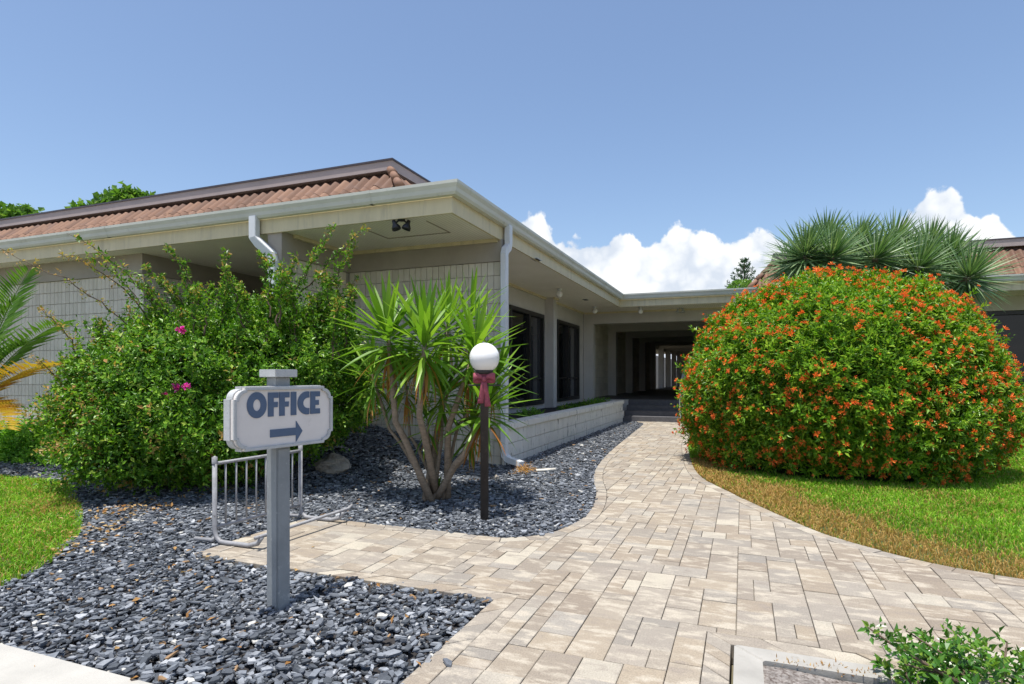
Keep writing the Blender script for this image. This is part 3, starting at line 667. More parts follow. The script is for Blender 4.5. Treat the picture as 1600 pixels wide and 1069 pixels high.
# ------------------------------------------------------------------ planter wall
planter = root('planter_wall', (4.5, 0, 0), 'long white block planter wall with mildew stains below the dark windows', 'planter')
MB().box(.12, 8.98, -.02, .14, -.1, .5).build('core', M['joint'], planter)
PB = MB().box(-.197, .197, -.015, .05, -.097, .097).mesh('block', M['planter'], bevel=.006)
PE = MB().box(-.097, .097, -.015, .05, -.097, .097).mesh('block', M['planter'], bevel=.006)
for r_ in range(3):
    x = .12+(.2 if r_ % 2 else 0)
    if r_ % 2: put('block', PE, planter, Matrix.Translation((.22, -.05, .4-.2*r_)))
    while x < 8.6+.2:
        put('block', PB, planter, Matrix.Translation((x+.2, -.05+random.uniform(-.002, .002), .4-.2*r_))); x += .4
x = .08
while x < 8.95:
    l = min(.8, 9.0-x); MB().box(x+.002, x+l-.002, -.095, .17, .502, .6).build('cap_stone', M['planter'], planter, bevel=.012); x += l
MB().box(.04, .119, -.03, 1.39, -.1, .5).build('end_wall', M['planter'], planter)
grid_sheet('planter_soil', .2, 9.9, .12, 1.4, .1, lambda a, b: .5+.02*noise.noise(Vector((a*5, b*5, 0))), M['soil'])

# ------------------------------------------------------------------ covered walkway
cov = root('covered_walkway', (9.6, -1, 0), 'dark covered walkway with grey beams at the top of the carpeted steps', 'breezeway')
for k in range(4):
    a0 = 9.03+.3*k; MB().box(a0, a0+(.3 if k < 3 else .25), -1.72 if k else -1.72, -.04, -.08, .145*(k+1)).build('step', M['carpet'], cov, bevel=.012)
MB().box(10.18, 46, -3.6, 1.39, -.08, .578).build('floor', M['floorc'], cov)
MB().box(9.9, 10.18, -3.6, -1.73, -.08, .575).build('floor_edge', M['pier'], cov)
MB().box(9.93, 10.18, -.035, 1.34, -.08, .576).build('floor_edge', M['pier'], cov)
BK = [10.13+3.5*k for k in range(11)]
for k, a0 in enumerate(BK):
    MB().box(a0, a0+.28, -13.0 if k == 0 else -3.6, 1.38, 2.9, SOF-.002).build('beam', M['pier'], cov)
    MB().box(a0, a0+.28, 1.08, 1.38, .58, 2.899).build('column', M['pier'], cov)
    MB().box(a0, a0+.28, -3.6, -3.3, .58, 2.899).build('column', M['pier'], cov)
k = 0
for kk in range(4):
    a0, a1 = BK[kk]+.28, BK[kk+1]
    wq = MB().box(a0, a1, 1.40, 1.55, .58, SOF).build('bay_wall', M['joint'], cov)
    nr = 12; bw = (a1-a0)/4
    bm_ = MB().box(-bw/2+.003, bw/2-.003, -.04, 0, -.107, .107).mesh('block', M['block'], bevel=.006)
    for r_ in range(nr):
        for c in range(4): put('block', bm_, wq, Matrix.Translation((a0+(c+.5)*bw, 1.4, .58+.11+.22*r_)))
MB().box(24.5, 46, 1.40, 1.5, 2.85, SOF).build('header', M['pier'], cov)
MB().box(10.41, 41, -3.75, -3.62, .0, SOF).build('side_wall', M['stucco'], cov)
MB().box(8.84, 46, -13.5, .029, SOF, SOF+.04).box(8.84, 46, .029, 1.6, SOF, SOF+.04).box(24, 46, 1.6, 4.2, SOF, SOF+.04).build('ceiling', M['soffit'], cov)  # the part past the left openings is added to shade the far columns
MB().box(8.84, 46, -14, .029, 3.36, 3.46).box(10.21, 46, .029, 1.6, 3.36, 3.46).box(24, 46, 1.6, 4.2, 3.36, 3.46).build('roof_deck', M['roofdeck'], cov)  # deck widened beyond the open left bays, added to keep sun off the columns
MB().box(8.9, 10.1, -13, .03, SOF-.05, SOF).build('cove_trim', M['pier'], cov) if False else None
m = MB().box(10.08, 10.128, -8.9, 1.34, SOF-.05, SOF-.001).build('cove_trim', M['fascia'], cov)
fence = root('slat_fence', (46.5, -1, 0), 'pale vertical slat fence beyond the far end of the covered walkway', 'fence')
for i in range(22): MB().box(46.5, 46.54, -4.5+.3*i, -4.5+.3*i+.24, 0, 2.6).build('slat', M['wood_end'], fence)
MB().box(46.54, 46.6, -4.5, 2.1, 2.0, 2.1).box(46.54, 46.6, -4.5, 2.1, .8, .9).build('fence_rail', M['wood_end'], fence)
sidew = root('courtyard_wall', (34, 6, 0), 'sunlit pale wall seen through the far openings of the covered walkway', 'wall')
MB().box(22, 95, 5.0, 5.2, 0, 3.4).build('wall_face', M['wood_end'], sidew)
rail = root('stair_handrail', (9.1, -1.62, 0), 'light grey stair handrail beside the orange flowering bush', 'handrail')
MB().box(9.0, 9.05, -1.65, -1.60, -.02, .95).build('post', M['rail'], rail, bevel=.004); MB().box(10.2, 10.25, -1.65, -1.60, .575, 1.5).build('post', M['rail'], rail, bevel=.004)
MB().tube([(8.92, -1.625, .90), (9.02, -1.625, .96), (10.23, -1.625, 1.51), (10.5, -1.625, 1.51)], .028, 8).build('rail', M['rail'], rail, True)
MB().tube([(9.05, -1.625, .55), (10.22, -1.625, 1.1)], .018, 6).build('mid_rail', M['rail'], rail, True)
mat_ = MB().tube([Vector((9.35+.0*t, -.42+.06*math.cos(t), .02+.004*t)) for t in [0]]+[Vector((8.3, -.62, .02))], .01, 6)

# ------------------------------------------------------------------ right building
rb = root('right_building', (10, -9, 0), 'low building with dark tiled roof behind the orange flowering bush', 'building')
MB().box(10.41, 18, -14, -3.76, 0, SOF).build('wall', M['stucco'], rb)
w_ = MB().box(10.2, 10.4, -13.6, -8.0, .5, .58).box(10.2, 10.4, -13.6, -8.0, 2.8, 2.899).box(10.2, 10.4, -8.1, -8.0, .58, 2.8).box(10.2, 10.4, -10.2, -10.1, .58, 2.8).box(10.2, 10.4, -13.6, -13.5, .58, 2.8).build('window', M['alu'], rb)
MB().box(10.30, 10.33, -10.1, -8.1, .58, 2.8).build('pane', M['glass'], w_); MB().box(10.30, 10.33, -13.5, -10.2, .58, 2.8).build('pane', M['glass'], w_)
ra0, rb0, rz0 = 9.1, -3.45, 3.60; ra1, rb1, rz1 = 9.75, -4.1, 4.38
m = MB().add([(ra0, rb0, rz0), (ra0, -15, rz0), (ra1, -15, rz1), (ra1, rb1, rz1), (16, rb0, rz0), (16, rb1, rz1)], [(0, 3, 2, 1), (0, 4, 5, 3)])
mans2 = m.build('mansard', M['darkboard'], rb)
s2 = Vector((ra1-ra0, 0, rz1-rz0)); 
tiles_on(mans2, (ra0-.03, rb0+.03, rz0), (0, -1, 0), s2, 8.2, 3, .27, 0, lambda p, c, r_: p.y > rb0-.06-.2*r_)
tiles_on(mans2, (12.2, rb0+.03, rz0), (-1, 0, 0), (0, -s2.x, s2.z), 3.1, 3, .27, 0, lambda p, c, r_: p.x < ra0+.06+.2*r_)
for i in range(4):
    h0 = Vector((ra0-.03, rb0+.03, rz0+.05)); h1 = Vector((ra1-.03, rb1+.03, rz1+.05))
    put('hip_cap', MB().tube([h0.lerp(h1, i/4-.03)+Vector((0, 0, .012)), h0.lerp(h1, (i+1)/4+.02)], [.065, .052], 10).mesh('hip_cap', M['tile'], True), mans2)
b = MB().box(9.60, 9.64, -15, -4.0, 4.38, 4.55).box(9.64, 16, -4.04, -4.0, 4.38, 4.55).box(9.64, 16, -15, -4.04, 4.38, 4.42); b.build('roof_trim', M['trim'], mans2)
MB().box(9.585, 9.7, -15, -3.985, 4.55, 4.58).box(9.7, 16, -4.1, -3.985, 4.55, 4.58).build('trim_edge', M['trimtop'], mans2)

# ------------------------------------------------------------------ ceiling fixtures
def globe_light(px, py, label, r=.075):
    p = pix(px, py, SOF); p.z = SOF
    t = root('ceiling_light', p, label, 'light', 'globe lights under the eaves')
    MB().lathe([(0, 0), (.055, 0), (.055, -.03), (.03, -.04), (.03, -.06)], 14, Matrix.Translation(p)).build('base', M['downspout'], t, True)
    c = p+Vector((0, 0, -.06-r*.9)); MB().lathe([(max(.001, r*math.sin(math.pi*i/10)), r*math.cos(math.pi*i/10)) for i in range(11)], 16, Matrix.Translation(c)).build('globe', M['globe'], t, True)
globe_light(874, 451, 'small white globe light under the eave nearest the grey pilaster')
globe_light(929.5, 479, 'small white globe light under the eave above the second dark window')
globe_light(1001, 480, 'small white globe light in front of the first walkway beam', .07)
def spot_lamp(px, py, label, mat, sc=1.):
    p = pix(px, py, SOF); p.z = SOF; t = root('flood_light', p, label, 'floodlight')
    MB().lathe([(0, 0), (.05*sc, 0), (.05*sc, -.035*sc), (0, -.04*sc)], 14, Matrix.Translation(p)).build('base', mat, t, True)
    for s in (-1, 1):
        ax = (RGT*s*.8+Vector((0, 0, -1))-FWD*.3).normalized(); q0 = p+Vector((0, 0, -.03*sc))+RGT*s*.03*sc; q1 = q0+(RGT*s*.7+Vector((0, 0, -.5))).normalized()*.07*sc
        MB().tube([q0, q1], .012*sc, 6).build('arm', mat, t)
        aim = (RGT*s*-.35+Vector((0, 0, -1))).normalized() if sc > .92 else Vector((0, 0, -1))
        Q = aim.to_track_quat('-Z', 'Y').to_matrix().to_4x4(); Q.translation = q1
        MB().lathe([(.001, .05*sc), (.022*sc, .045*sc), (.028*sc, .0), (.058*sc, -.05*sc), (.06*sc, -.085*sc), (.05*sc, -.08*sc), (.001, -.06*sc)], 12, Q).build('lamp_head', mat, t, True)
spot_lamp(627, 341, 'black twin floodlight on the soffit above the yucca', M['black'], .95)
spot_lamp(1063, 481, 'small grey twin spotlight under the eave left of the orange bush', M['rail'], .9)
p = pix(915, 468, SOF); v = root('ceiling_vent', p, 'small dark vent in the eave soffit between two globe lights', 'vent'); MB().box(p.x-.12, p.x+.12, p.y-.06, p.y+.06, SOF-.012, SOF-.001).build('grille', M['rail'], v); MB().box(p.x-.1, p.x+.1, p.y-.045, p.y+.045, SOF-.016, SOF-.0125).build('slot', M['black'], v)
p = pix(838, 405, SOF); v = root('ceiling_vent', p, 'dark slotted vent in the eave soffit near the corner downspout', 'vent'); MB().box(p.x-.12, p.x+.12, p.y-.06, p.y+.06, SOF-.012, SOF-.001).build('grille', M['rail'], v); MB().box(p.x-.1, p.x+.1, p.y-.045, p.y+.045, SOF-.016, SOF-.0125).build('slot', M['black'], v)
p = Vector((.3, 3.5, SOF)); t = root('ceiling_light', p, 'round white ceiling light in the shaded recess behind the left downspout', 'light')
MB().lathe([(0, 0), (.08, 0), (.08, -.05), (.05, -.06), (.05, -.22), (.075, -.24), (.07, -.28), (.001, -.29)], 18, Matrix.Translation(p)).build('fixture', M['globe'], t, True)

# ------------------------------------------------------------------ office sign
sp_ = pix(435, 945); SD = (RGT*.53+FWD*.848).normalized(); SN = (RGT*.848-FWD*.53).normalized()
SM = Matrix(((SD.x, -SN.x, 0, sp_.x), (SD.y, -SN.y, 0, sp_.y), (0, 0, 1, 0), (0, 0, 0, 1)))      # local x along the board, -y its front
sign = root('office_sign', sp_, 'white OFFICE sign with blue letters and arrow on a grey post', 'sign')
h = .0445
MB().box(-h, h, -h, h, -.1, 1.275, 0, SM).build('post', M['signg'], sign, bevel=.004)
MB().box(-h+.008, h-.008, -h-.006, -h-.0005, -.05, .875, 0, SM).build('post_strip', M['signg'], sign)
MB().box(-.072, .072, -.072, .072, 1.275, 1.318, 0, SM).build('post_cap', M['signrim'], sign, bevel=.003)
def plaque(w, hh, r, st):
    out = []
    for sx, sz in ((1, 1), (-1, 1), (-1, -1), (1, -1)):
        cx, cz = sx*(w-r-st), sz*(hh-r-st); arc = [(cx+sx*r*math.cos(a), cz+sz*r*math.sin(a)) for a in [math.pi/2*k/8 for k in range(9)]]
        pts = [(sx*w, sz*(hh-r-st))]+arc+[(sx*(w-r-st), sz*hh)]
        pts = [(sx*w, sz*(hh-r-st)), (sx*w, sz*(hh-r-st))]+arc+[(sx*(w-r-st), sz*hh)]
        pts = pts[1:]
        out += pts if sx*sz > 0 else pts[::-1]
    return out
def plate(outline, zc, y0, y1, name, mat, parent, bevel=0, hole=None):
    m = MB(); n = len(outline)
    P0 = [SM @ Vector((x, y0, zc+z)) for x, z in outline]; P1 = [SM @ Vector((x, y1, zc+z)) for x, z in outline]
    if hole is None: m.add(P0+P1, [tuple(range(n)), tuple(range(2*n-1, n-1, -1))]+[(i, n+i, n+(i+1) % n, (i+1) % n) for i in range(n)])
    else:
        H0 = [SM @ Vector((x, y0, zc+z)) for x, z in hole]; H1 = [SM @ Vector((x, y1, zc+z)) for x, z in hole]
        m.add(P0+P1+H0+H1, [f for i in range(n) for j in [(i+1) % n] for f in ((i, j, 2*n+j, 2*n+i), (n+j, n+i, 3*n+i, 3*n+j), (i, n+i, n+j, j), (2*n+i, 2*n+j, 3*n+j, 3*n+i))])
    return m.build(name, mat, parent, bevel=bevel)
ZC = 1.056; OUT = plaque(.322, .17, .05, .014); INN = plaque(.302, .150, .046, .012)
board = plate(OUT, ZC, -.046, .006, 'back_board', M['signrim'], sign)
front = plate(plaque(.316, .164, .049, .014), ZC, -.066, -.0465, 'front_board', M['signw'], sign)
plate(plaque(.319, .167, .0495, .014), ZC, -.080, -.0665, 'rim', M['signrim'], sign, .002, INN)
def ringpts(cx, cz, rx, rz, a0, a1, n): return [(cx+rx*math.cos(a0+(a1-a0)*i/n), cz+rz*math.sin(a0+(a1-a0)*i/n)) for i in range(n+1)]
LY0, LY1 = -.071, -.0662
z0, z1 = 1.062-ZC, 1.192-ZC
def letter(poly, name='letter', hole=None): plate(poly, ZC, LY0, LY1, name, M['letter'], front, 0, hole)
zc_ = (z0+z1)/2
letter(ringpts(-.182, zc_, .058, .069, 0, 2*math.pi*31/32, 31), hole=ringpts(-.182, zc_, .023, .031, 0, 2*math.pi*31/32, 31))
for x0, x1 in ((-.115, -.050), (-.0446, .0205)):
    s = .034; q = (z1-z0); letter([(x0, z0), (x0+s, z0), (x0+s, z0+q*.38), (x1-.006, z0+q*.38), (x1-.004, z0+q*.60), (x0+s, z0+q*.60), (x0+s, z1-q*.23), (x1, z1-q*.23), (x1, z1), (x0, z1)][::1])
letter([(.030, z0), (.0657, z0), (.0657, z1), (.030, z1)])
o_ = ringpts(.141, zc_, .066, .0665, R(78), R(282), 20); i_ = ringpts(.146, zc_, .034, .030, R(270), R(90), 16)
letter(o_+[(.155, zc_-.030)]+i_+[(.155, zc_+.030)])
x0, x1 = .163, .231; q = z1-z0; s = .034
letter([(x0, z0), (x1, z0), (x1, z0+q*.23), (x0+s, z0+q*.23), (x0+s, z0+q*.39), (x1-.008, z0+q*.39), (x1-.008, z0+q*.61), (x0+s, z0+q*.61), (x0+s, z1-q*.23), (x1, z1-q*.23), (x1, z1), (x0, z1)])
za = .97-ZC; letter([(-.102, za-.021), (.064, za-.021), (.064, za-.059), (.107, za), (.064, za+.059), (.064, za+.021), (-.102, za+.021)], 'arrow')

# ------------------------------------------------------------------ globe lamp with bow
lp = pix(757, 812); lamp = root('globe_lamp', lp, 'white globe lamp on a dark post with a maroon bow by the yucca', 'lamp')
T = Matrix.Translation((lp.x, lp.y, 0))
MB().lathe([(.0, -.1), (.037, -.1), (.037, 1.295), (.05, 1.30), (.075, 1.31), (.078, 1.335), (.0, 1.335)], 20, T).build('post', M['post'], lamp, True)
gr = .134; gc = Matrix.Translation((lp.x, lp.y, 1.445))
MB().lathe([(max(.0015, gr*math.sin(math.pi*i/28)), -gr*math.cos(math.pi*i/28)) for i in range(29)], 40, gc).build('globe', M['globe'], lamp, True)
MB().tube([cw((lp-CAMP).dot(RGT)+s*.145, (lp-CAMP).dot(FWD), 1.20) for s in (-1, 1)], .008, 6).build('ladder_bar', M['post'], lamp, True)
bow = root('ribbon_bow', lp+Vector((0, 0, 1.0)), 'maroon and pink plaid ribbon bow tied under the globe', 'bow')
bc = lp+Vector((0, 0, 1.255))-FWD*.055
def ribbon(center, width_dirs, name):
    m = MB(); v = []
    for p, wd in zip(center, width_dirs): v += [p-wd, p+wd]
    m.add(v, [(2*i, 2*i+1, 2*i+3, 2*i+2) for i in range(len(center)-1)]); o = m.build(name, M['bow'], bow, True)
    md = o.modifiers.new('solid', 'SOLIDIFY'); md.thickness = .004; return o
Zv = Vector((0, 0, 1))
for s in (-1, 1):
    pts = []; wd = []
    for i in range(15):
        t = i/14; a = t*2*math.pi; ext = .5-.5*math.cos(a)
        pts.append(bc+RGT*s*(.008+.09*ext)+Zv*(.022*math.sin(a)*1.0+.012*ext)-FWD*(.012+.018*math.sin(a)))
        wd.append((Zv*(.012+.022*ext)+FWD*.012*math.sin(a)*ext))
    ribbon(pts, wd, 'loop')
    pts = [bc-FWD*(.02+.012*math.sin(i*.9))+RGT*s*(.006+.028*i/6)-Zv*(.012+.23*i/6*(1 if s > 0 else .88)) for i in range(7)]
    ribbon(pts, [RGT*(.014+.014*i/6)+FWD*.006*math.sin(i*1.2) for i in range(7)], 'tail')
MB().lathe([(max(.001, .02*math.sin(math.pi*i/8)), .024*math.cos(math.pi*i/8)) for i in range(9)], 12, Matrix.Translation(bc-FWD*.022)).build('knot', M['bow'], bow, True)
MB().lathe([(.041, -.03), (.045, -.02), (.045, .05), (.041, .06)], 18, Matrix.Translation((lp.x, lp.y, 1.25))).build('wrap', M['bow'], bow, True)

# ------------------------------------------------------------------ bicycle rack
rk = root('bicycle_rack', (-4.0, .45, 0), 'chipped grey metal bicycle rack on the paver pad behind the sign', 'bicycle rack')
ra, rbb = (-4.47, .52), (-3.60, .46)
def rp(t, off, z): return Vector((ra[0]+(rbb[0]-ra[0])*t+.0, ra[1]+(rbb[1]-ra[1])*t-off, z))
for t in (0, 1):
    MB().tube([rp(t, 0, .655), rp(t, 0, .12), rp(t, .015, .06), rp(t, .06, .028), rp(t, .12, .026), rp(t, .34, .028), rp(t, .42, .05), rp(t, .46, .10)], .0175, 10).build('upright', M['rack'], rk, True)
    MB().tube([rp(t, 0, .05), rp(t, -.02, .03), rp(t, -.20, .028)], .016, 8).build('foot', M['rack'], rk, True)
    MB().lathe([(.0, .03), (.02, .02), (.02, -.03)], 10, Matrix.Translation(rp(t, 0, .645))).build('cap', M['rack'], rk, True)
MB().tube([rp(-.0, 0, .615), rp(1, 0, .615)], .0135, 8).build('top_bar', M['rack'], rk, True)
MB().tube([rp(0, 0, .13), rp(1, 0, .13)], .013, 8).build('bottom_bar', M['rack'], rk, True)
for i in range(1, 9): MB().tube([rp(i/9, 0, .13), rp(i/9, 0, .615)], .0075, 6).build('bar', M['rack'], rk, True)
MB().tube([rp(-.06, .45, .105), rp(1.1, .44, .115), rp(1.16, .44, .135)], .0135, 8).build('wheel_bar', M['rack'], rk, True)

# ------------------------------------------------------------------ foliage helpers
def nrm(v): return v/np.maximum(np.linalg.norm(v, axis=-1, keepdims=True), 1e-9)
def rand_dir(n): return nrm(RNG.normal(size=(n, 3)))
def leaf_geo(P, T, N, L, W, fold=.22, droop=.0, wide=.45):
    S_ = nrm(np.cross(T, N)); N = np.cross(S_, T); L = L[:, None]; W = W[:, None]
    a = P+T*L*wide+S_*W*.5+N*W*fold; c = P+T*L*wide-S_*W*.5+N*W*fold; tip = P+T*L-N*L*droop
    V = np.stack([P, a, tip, c], 1); n = len(P); o = np.arange(n)[:, None]*4
    return V.reshape(-1, 3), np.concatenate([o+[0, 1, 2], o+[0, 2, 3]], 1).reshape(-1, 3)
def cat(parts):
    Vs, Ts, Ms = [], [], []; n = 0
    for V, T, m in parts:
        Vs.append(V); Ts.append(T+n); Ms.append(np.full(len(T), m) if np.isscalar(m) else m); n += len(V)
    return np.concatenate(Vs), np.concatenate(Ts), np.concatenate(Ms)
def shoot_leaves(tips, dirs, per, span, L, W, spread=(.5, 1.25), jit=.01, fold=.22, droop=.12):
    n = len(tips); i = np.tile(np.arange(per), n); tip = np.repeat(tips, per, 0); d = np.repeat(dirs, per, 0)
    t = i/per+RNG.uniform(0, 1/per, len(i)); ref = np.where(np.abs(d[:, 2:3]) > .9, [[1., 0, 0]], [[0., 0, 1.]])
    u = nrm(np.cross(d, ref)); v = np.cross(d, u); az = i*2.4+np.repeat(RNG.uniform(0, 6.28, n), per)+RNG.normal(0, .3, len(i))
    rad = u*np.cos(az)[:, None]+v*np.sin(az)[:, None]; sp = spread[0]+(spread[1]-spread[0])*t+RNG.normal(0, .15, len(i))
    T = nrm(d*np.cos(sp)[:, None]+rad*np.sin(sp)[:, None]+RNG.normal(0, .12, d.shape)); P = tip-d*(t*np.repeat(np.broadcast_to(span, n), per))[:, None]+RNG.normal(0, jit, d.shape)
    Lr = L*RNG.uniform(.65, 1.2, len(i))*(1-.45*(t < .2)); N = nrm(d*np.sin(sp)[:, None]*1.0+np.array([0, 0, .5])-rad*.2)
    return leaf_geo(P, T, N, Lr, Lr*W, fold, droop)
def lump(u, seed, f, amp): return np.array([noise.fractal(Vector((x*f+seed, yv*f, z*f)), 1.0, 2.0, 3)*amp for x, yv, z in u])

# ------------------------------------------------------------------ orange flowering bush
def fire_bush():
    c = cw(4.64, 8.58, 0); Rr = 2.06
    t = root('flowering_bush', c, 'large round bush covered in orange flowers beside the walkway', 'bush')
    n = 9500; u = rand_dir(n*2); u = u[u[:, 2] > -.62][:n]
    toC = np.array([CAMP.x-c.x, CAMP.y-c.y, .3]); toC /= np.linalg.norm(toC); u = u[(u@toC > -.35) | (RNG.random(len(u)) < .35)]
    r = 1+lump(u, 3.1, 1.7, .08)+lump(u, 9.1, 6, .05)+RNG.normal(0, .022, len(u))+(RNG.random(len(u)) < .05)*RNG.uniform(.02, .09, len(u))
    cz = .98
    def place(u, r): 
        z = u[:, 2]; k = np.where(z > 0, 1-.07*np.clip(z, 0, 1)**1.2, 1.)
        P = np.stack([u[:, 0]*Rr*r*k, u[:, 1]*Rr*r*k, np.where(z > 0, z*1.74, z*1.5)*r], 1); P += np.array([c.x, c.y, cz]); return P
    P = place(u, r); k = P[:, 2] > .03; P, u, r = P[k], u[k], r[k]
    d = nrm(u*np.array([1, 1, 1.1])+np.array([0, 0, .35])+RNG.normal(0, .22, u.shape))
    V1, T1 = shoot_leaves(P, d, 14, .17, .08, .36, jit=.015)
    inner = place(u, r*RNG.uniform(.72, .92, len(u))); V2, T2 = shoot_leaves(inner, d, 8, .2, .10, .45, jit=.05)
    V, T, mi = cat([(V1, T1, 0), (V2, T2, 0)])
    put('crown', mesh_np('crown', V, T, [M['l_fire']]), t)
    m = MB()
    for i in range(9):
        a = i*2.4; q = [c+Vector((.12*math.cos(a), .12*math.sin(a), -.05)), c+Vector((.4*math.cos(a), .4*math.sin(a), .5)), c+Vector((.9*math.cos(a), .9*math.sin(a), 1.2)), c+Vector((1.25*math.cos(a), 1.25*math.sin(a), 1.8))]
        m.tube(q, [.035, .028, .018, .008], 6)
    m.build('stems', M['bark'], t, True)
    # flower clusters: tubular flowers radiating from the shoot tips
    def cluster():
        k = 15; dd = nrm(rand_dir(k)+np.array([0, 0, 1.0])); L = RNG.uniform(.028, .052, k)
        Va, Ta = leaf_geo(dd*.005, dd, rand_dir(k), L, np.full(k, .011), .1, 0, .8); Vb, Tb = leaf_geo(dd*.005, dd, rand_dir(k), L, np.full(k, .011), .1, 0, .8)
        V, T, _ = cat([(Va, Ta, 0), (Vb, Tb, 0)]); return V, T
    var = [cluster() for _ in range(8)]; vm = [mesh_np('flower_cluster', V, T, [M['fl_orange']]) for V, T in var]
    dens = np.array([noise.noise(Vector(p)*1.6) for p in P]); w = np.clip(.55+dens, .08, None); idx = RNG.choice(len(P), 2900, False, w/w.sum())
    front = (u[idx]@toC); dist = np.array([camdist(p) for p in P[idx]]); order = np.argsort(dist-1.5*front)
    mass = []; j = 0
    for i in idx[order]:
        p = P[i]+d[i]*.025; Q = Vector(d[i]).to_track_quat('Z', 'Y').to_matrix().to_4x4(); s = random.choice((.45, .55, .7, .9, 1.15))*random.uniform(.85, 1.15)
        Mx = Matrix.Translation(p) @ Q @ Matrix.Rotation(random.uniform(0, 6.28), 4, 'Z') @ Matrix.Scale(s, 4)
        if j < 290 and front[order][j if j < len(order) else -1] > .2: put('flower_cluster', random.choice(vm), t, Mx)
        else:
            V, T = random.choice(var); A = np.array(Mx); mass.append((V@A[:3, :3].T+A[:3, 3], T, 0))
        j += 1
    V, T, mi = cat(mass); stuff(put('flowers', mesh_np('flowers', V, T, [M['fl_orange']]), t))
fire_bush()

# ------------------------------------------------------------------ big sprawling shrub
def big_shrub():
    c = cw(-3.45, 7.05, .1); t = root('sprawling_shrub', c, 'sprawling leafy green shrub with long arching shoots in front of the building', 'shrub')
    lobes = [((-.2, 0, 1.0), (1.42, 1.25, 1.0)), ((-.9, .0, .95), (.9, .9, .75)), ((.8, .1, 1.25), (1.0, .9, .85)), ((.25, .3, 1.68), (.75, .6, .55)), ((.95, .25, 1.68), (.6, .5, .45)), ((.95, .05, 1.0), (.8, .8, .62)), ((-.45, -.35, .65), (1.1, 1.0, .6)), ((-.45, .2, 1.4), (.6, .5, .45))]
    TP, TD = [], []
    for (lx, ly, lz), (rx, ry, rz) in lobes:
        n = int(2400*rx*rz); u = rand_dir(n); r = 1+lump(u, lx*3+5, 2.0, .26)+lump(u, lz*7, 5, .16)+RNG.normal(0, .05, n)
        L = np.stack([u[:, 0]*rx, u[:, 1]*ry, u[:, 2]*rz], 1)*r[:, None]+np.array([lx, ly, lz])
        inside = np.zeros(n, bool)
        for (ox, oy, oz), (sx, sy, sz) in lobes:
            if (ox, oy, oz) == (lx, ly, lz): continue
            q = ((L[:, 0]-ox)/sx)**2+((L[:, 1]-oy)/sy)**2+((L[:, 2]-oz)/sz)**2; inside |= q < .72
        L, u = L[~inside], u[~inside]; k = (L[:, 2] > .02); L, u = L[k], u[k]
        TP.append(L); TD.append(nrm(u+np.array([0, 0, .45])+RNG.normal(0, .4, u.shape)))
    TP = np.concatenate(TP); TD = np.concatenate(TD)
    Rm = np.array([[RGT.x, FWD.x, 0], [RGT.y, FWD.y, 0], [0, 0, 1]])
    C = np.array([c.x, c.y, .02]); P = TP@Rm.T+C; Dd = TD@Rm.T
    keep = P[:, 0] < -1.62; keep |= (P[:, 1] < 2.55) & (P[:, 0] < -.12); P, Dd, TP = P[keep], Dd[keep], TP[keep]
    V1, T1 = shoot_leaves(P, Dd, 12, RNG.uniform(.14, .30, len(P)), .060, .52, jit=.02)
    m1 = np.repeat((RNG.random(len(P)) < (.015+.20*np.clip(-.3-TP[:, 0], 0, 1)+.05*(TP[:, 2] < 1.1))), 12*2).astype(int)*np.repeat(RNG.random(len(P)*12) < .7, 2)
    # arching shoots with leaves along them
    ctr = C+np.array([0, 0, .9]); inn = P+(ctr-P)*RNG.uniform(.15, .4, (len(P), 1)); V0, T0 = shoot_leaves(inn[::2], Dd[::2], 8, .2, .085, .55, jit=.05)
    wood = MB(); parts = [(V1, T1, m1), (V0, T0, 0)]
    specs = [((-.6, 0, 1.5), pixd(262, 448, 6.75), pixd(105, 364, 6.5), 0), ((-.9, 0, 1.45), pixd(205, 470, 6.6), pixd(-25, 378, 6.4), 1), ((-.6, 0, 1.5), pixd(200, 420, 6.6), pixd(92, 398, 6.5), 1),
             ((-.1, 0, 1.7), pixd(300, 420, 6.7), pixd(258, 385, 6.6), 0), ((.2, 0, 1.8), pixd(345, 430, 6.8), pixd(352, 392, 6.7), 0), ((.5, 0, 2.0), pixd(425, 420, 6.9), pixd(408, 395, 6.8), 0),
             ((.7, .1, 2.0), pixd(480, 425, 6.9), pixd(520, 352, 6.8), 0), ((.7, .1, 2.0), pixd(505, 410, 6.9), pixd(568, 358, 6.8), 0), ((.9, .1, 1.9), pixd(520, 460, 6.9), pixd(548, 392, 6.9), 0), ((.9, 0, 1.7), pixd(530, 490, 6.9), pixd(556, 430, 6.9), 0),
             ((.5, 0, 2.0), pixd(455, 450, 6.8), pixd(462, 398, 6.7), 0), ((-.3, 0, 1.6), pixd(290, 465, 6.7), pixd(245, 430, 6.6), 0), ((1.2, 0, 1.2), pixd(560, 560, 6.6), pixd(590, 600, 6.5), 0), ((-1.6, 0, 1.1), pixd(120, 520, 6.3), pixd(60, 480, 6.2), 1), ((-1.6, 0, .9), pixd(95, 590, 6.2), pixd(50, 560, 6.1), 1)]
    specs += [((-.4, 0, 1.4), pixd(265, 470, 6.6), pixd(170, 408, 6.5), 0), ((-.4, 0, 1.4), pixd(270, 480, 6.6), pixd(215, 432, 6.5), 0), ((-.3, 0, 1.5), pixd(285, 470, 6.7), pixd(222, 412, 6.6), 0), ((-.5, 0, 1.4), pixd(230, 455, 6.6), pixd(135, 398, 6.5), 0), ((-.2, 0, 1.5), pixd(300, 480, 6.7), pixd(255, 440, 6.6), 0), ((.6, 0, 1.8), pixd(470, 440, 6.8), pixd(500, 385, 6.7), 0), ((.8, 0, 1.8), pixd(525, 440, 6.8), pixd(555, 375, 6.8), 0)]
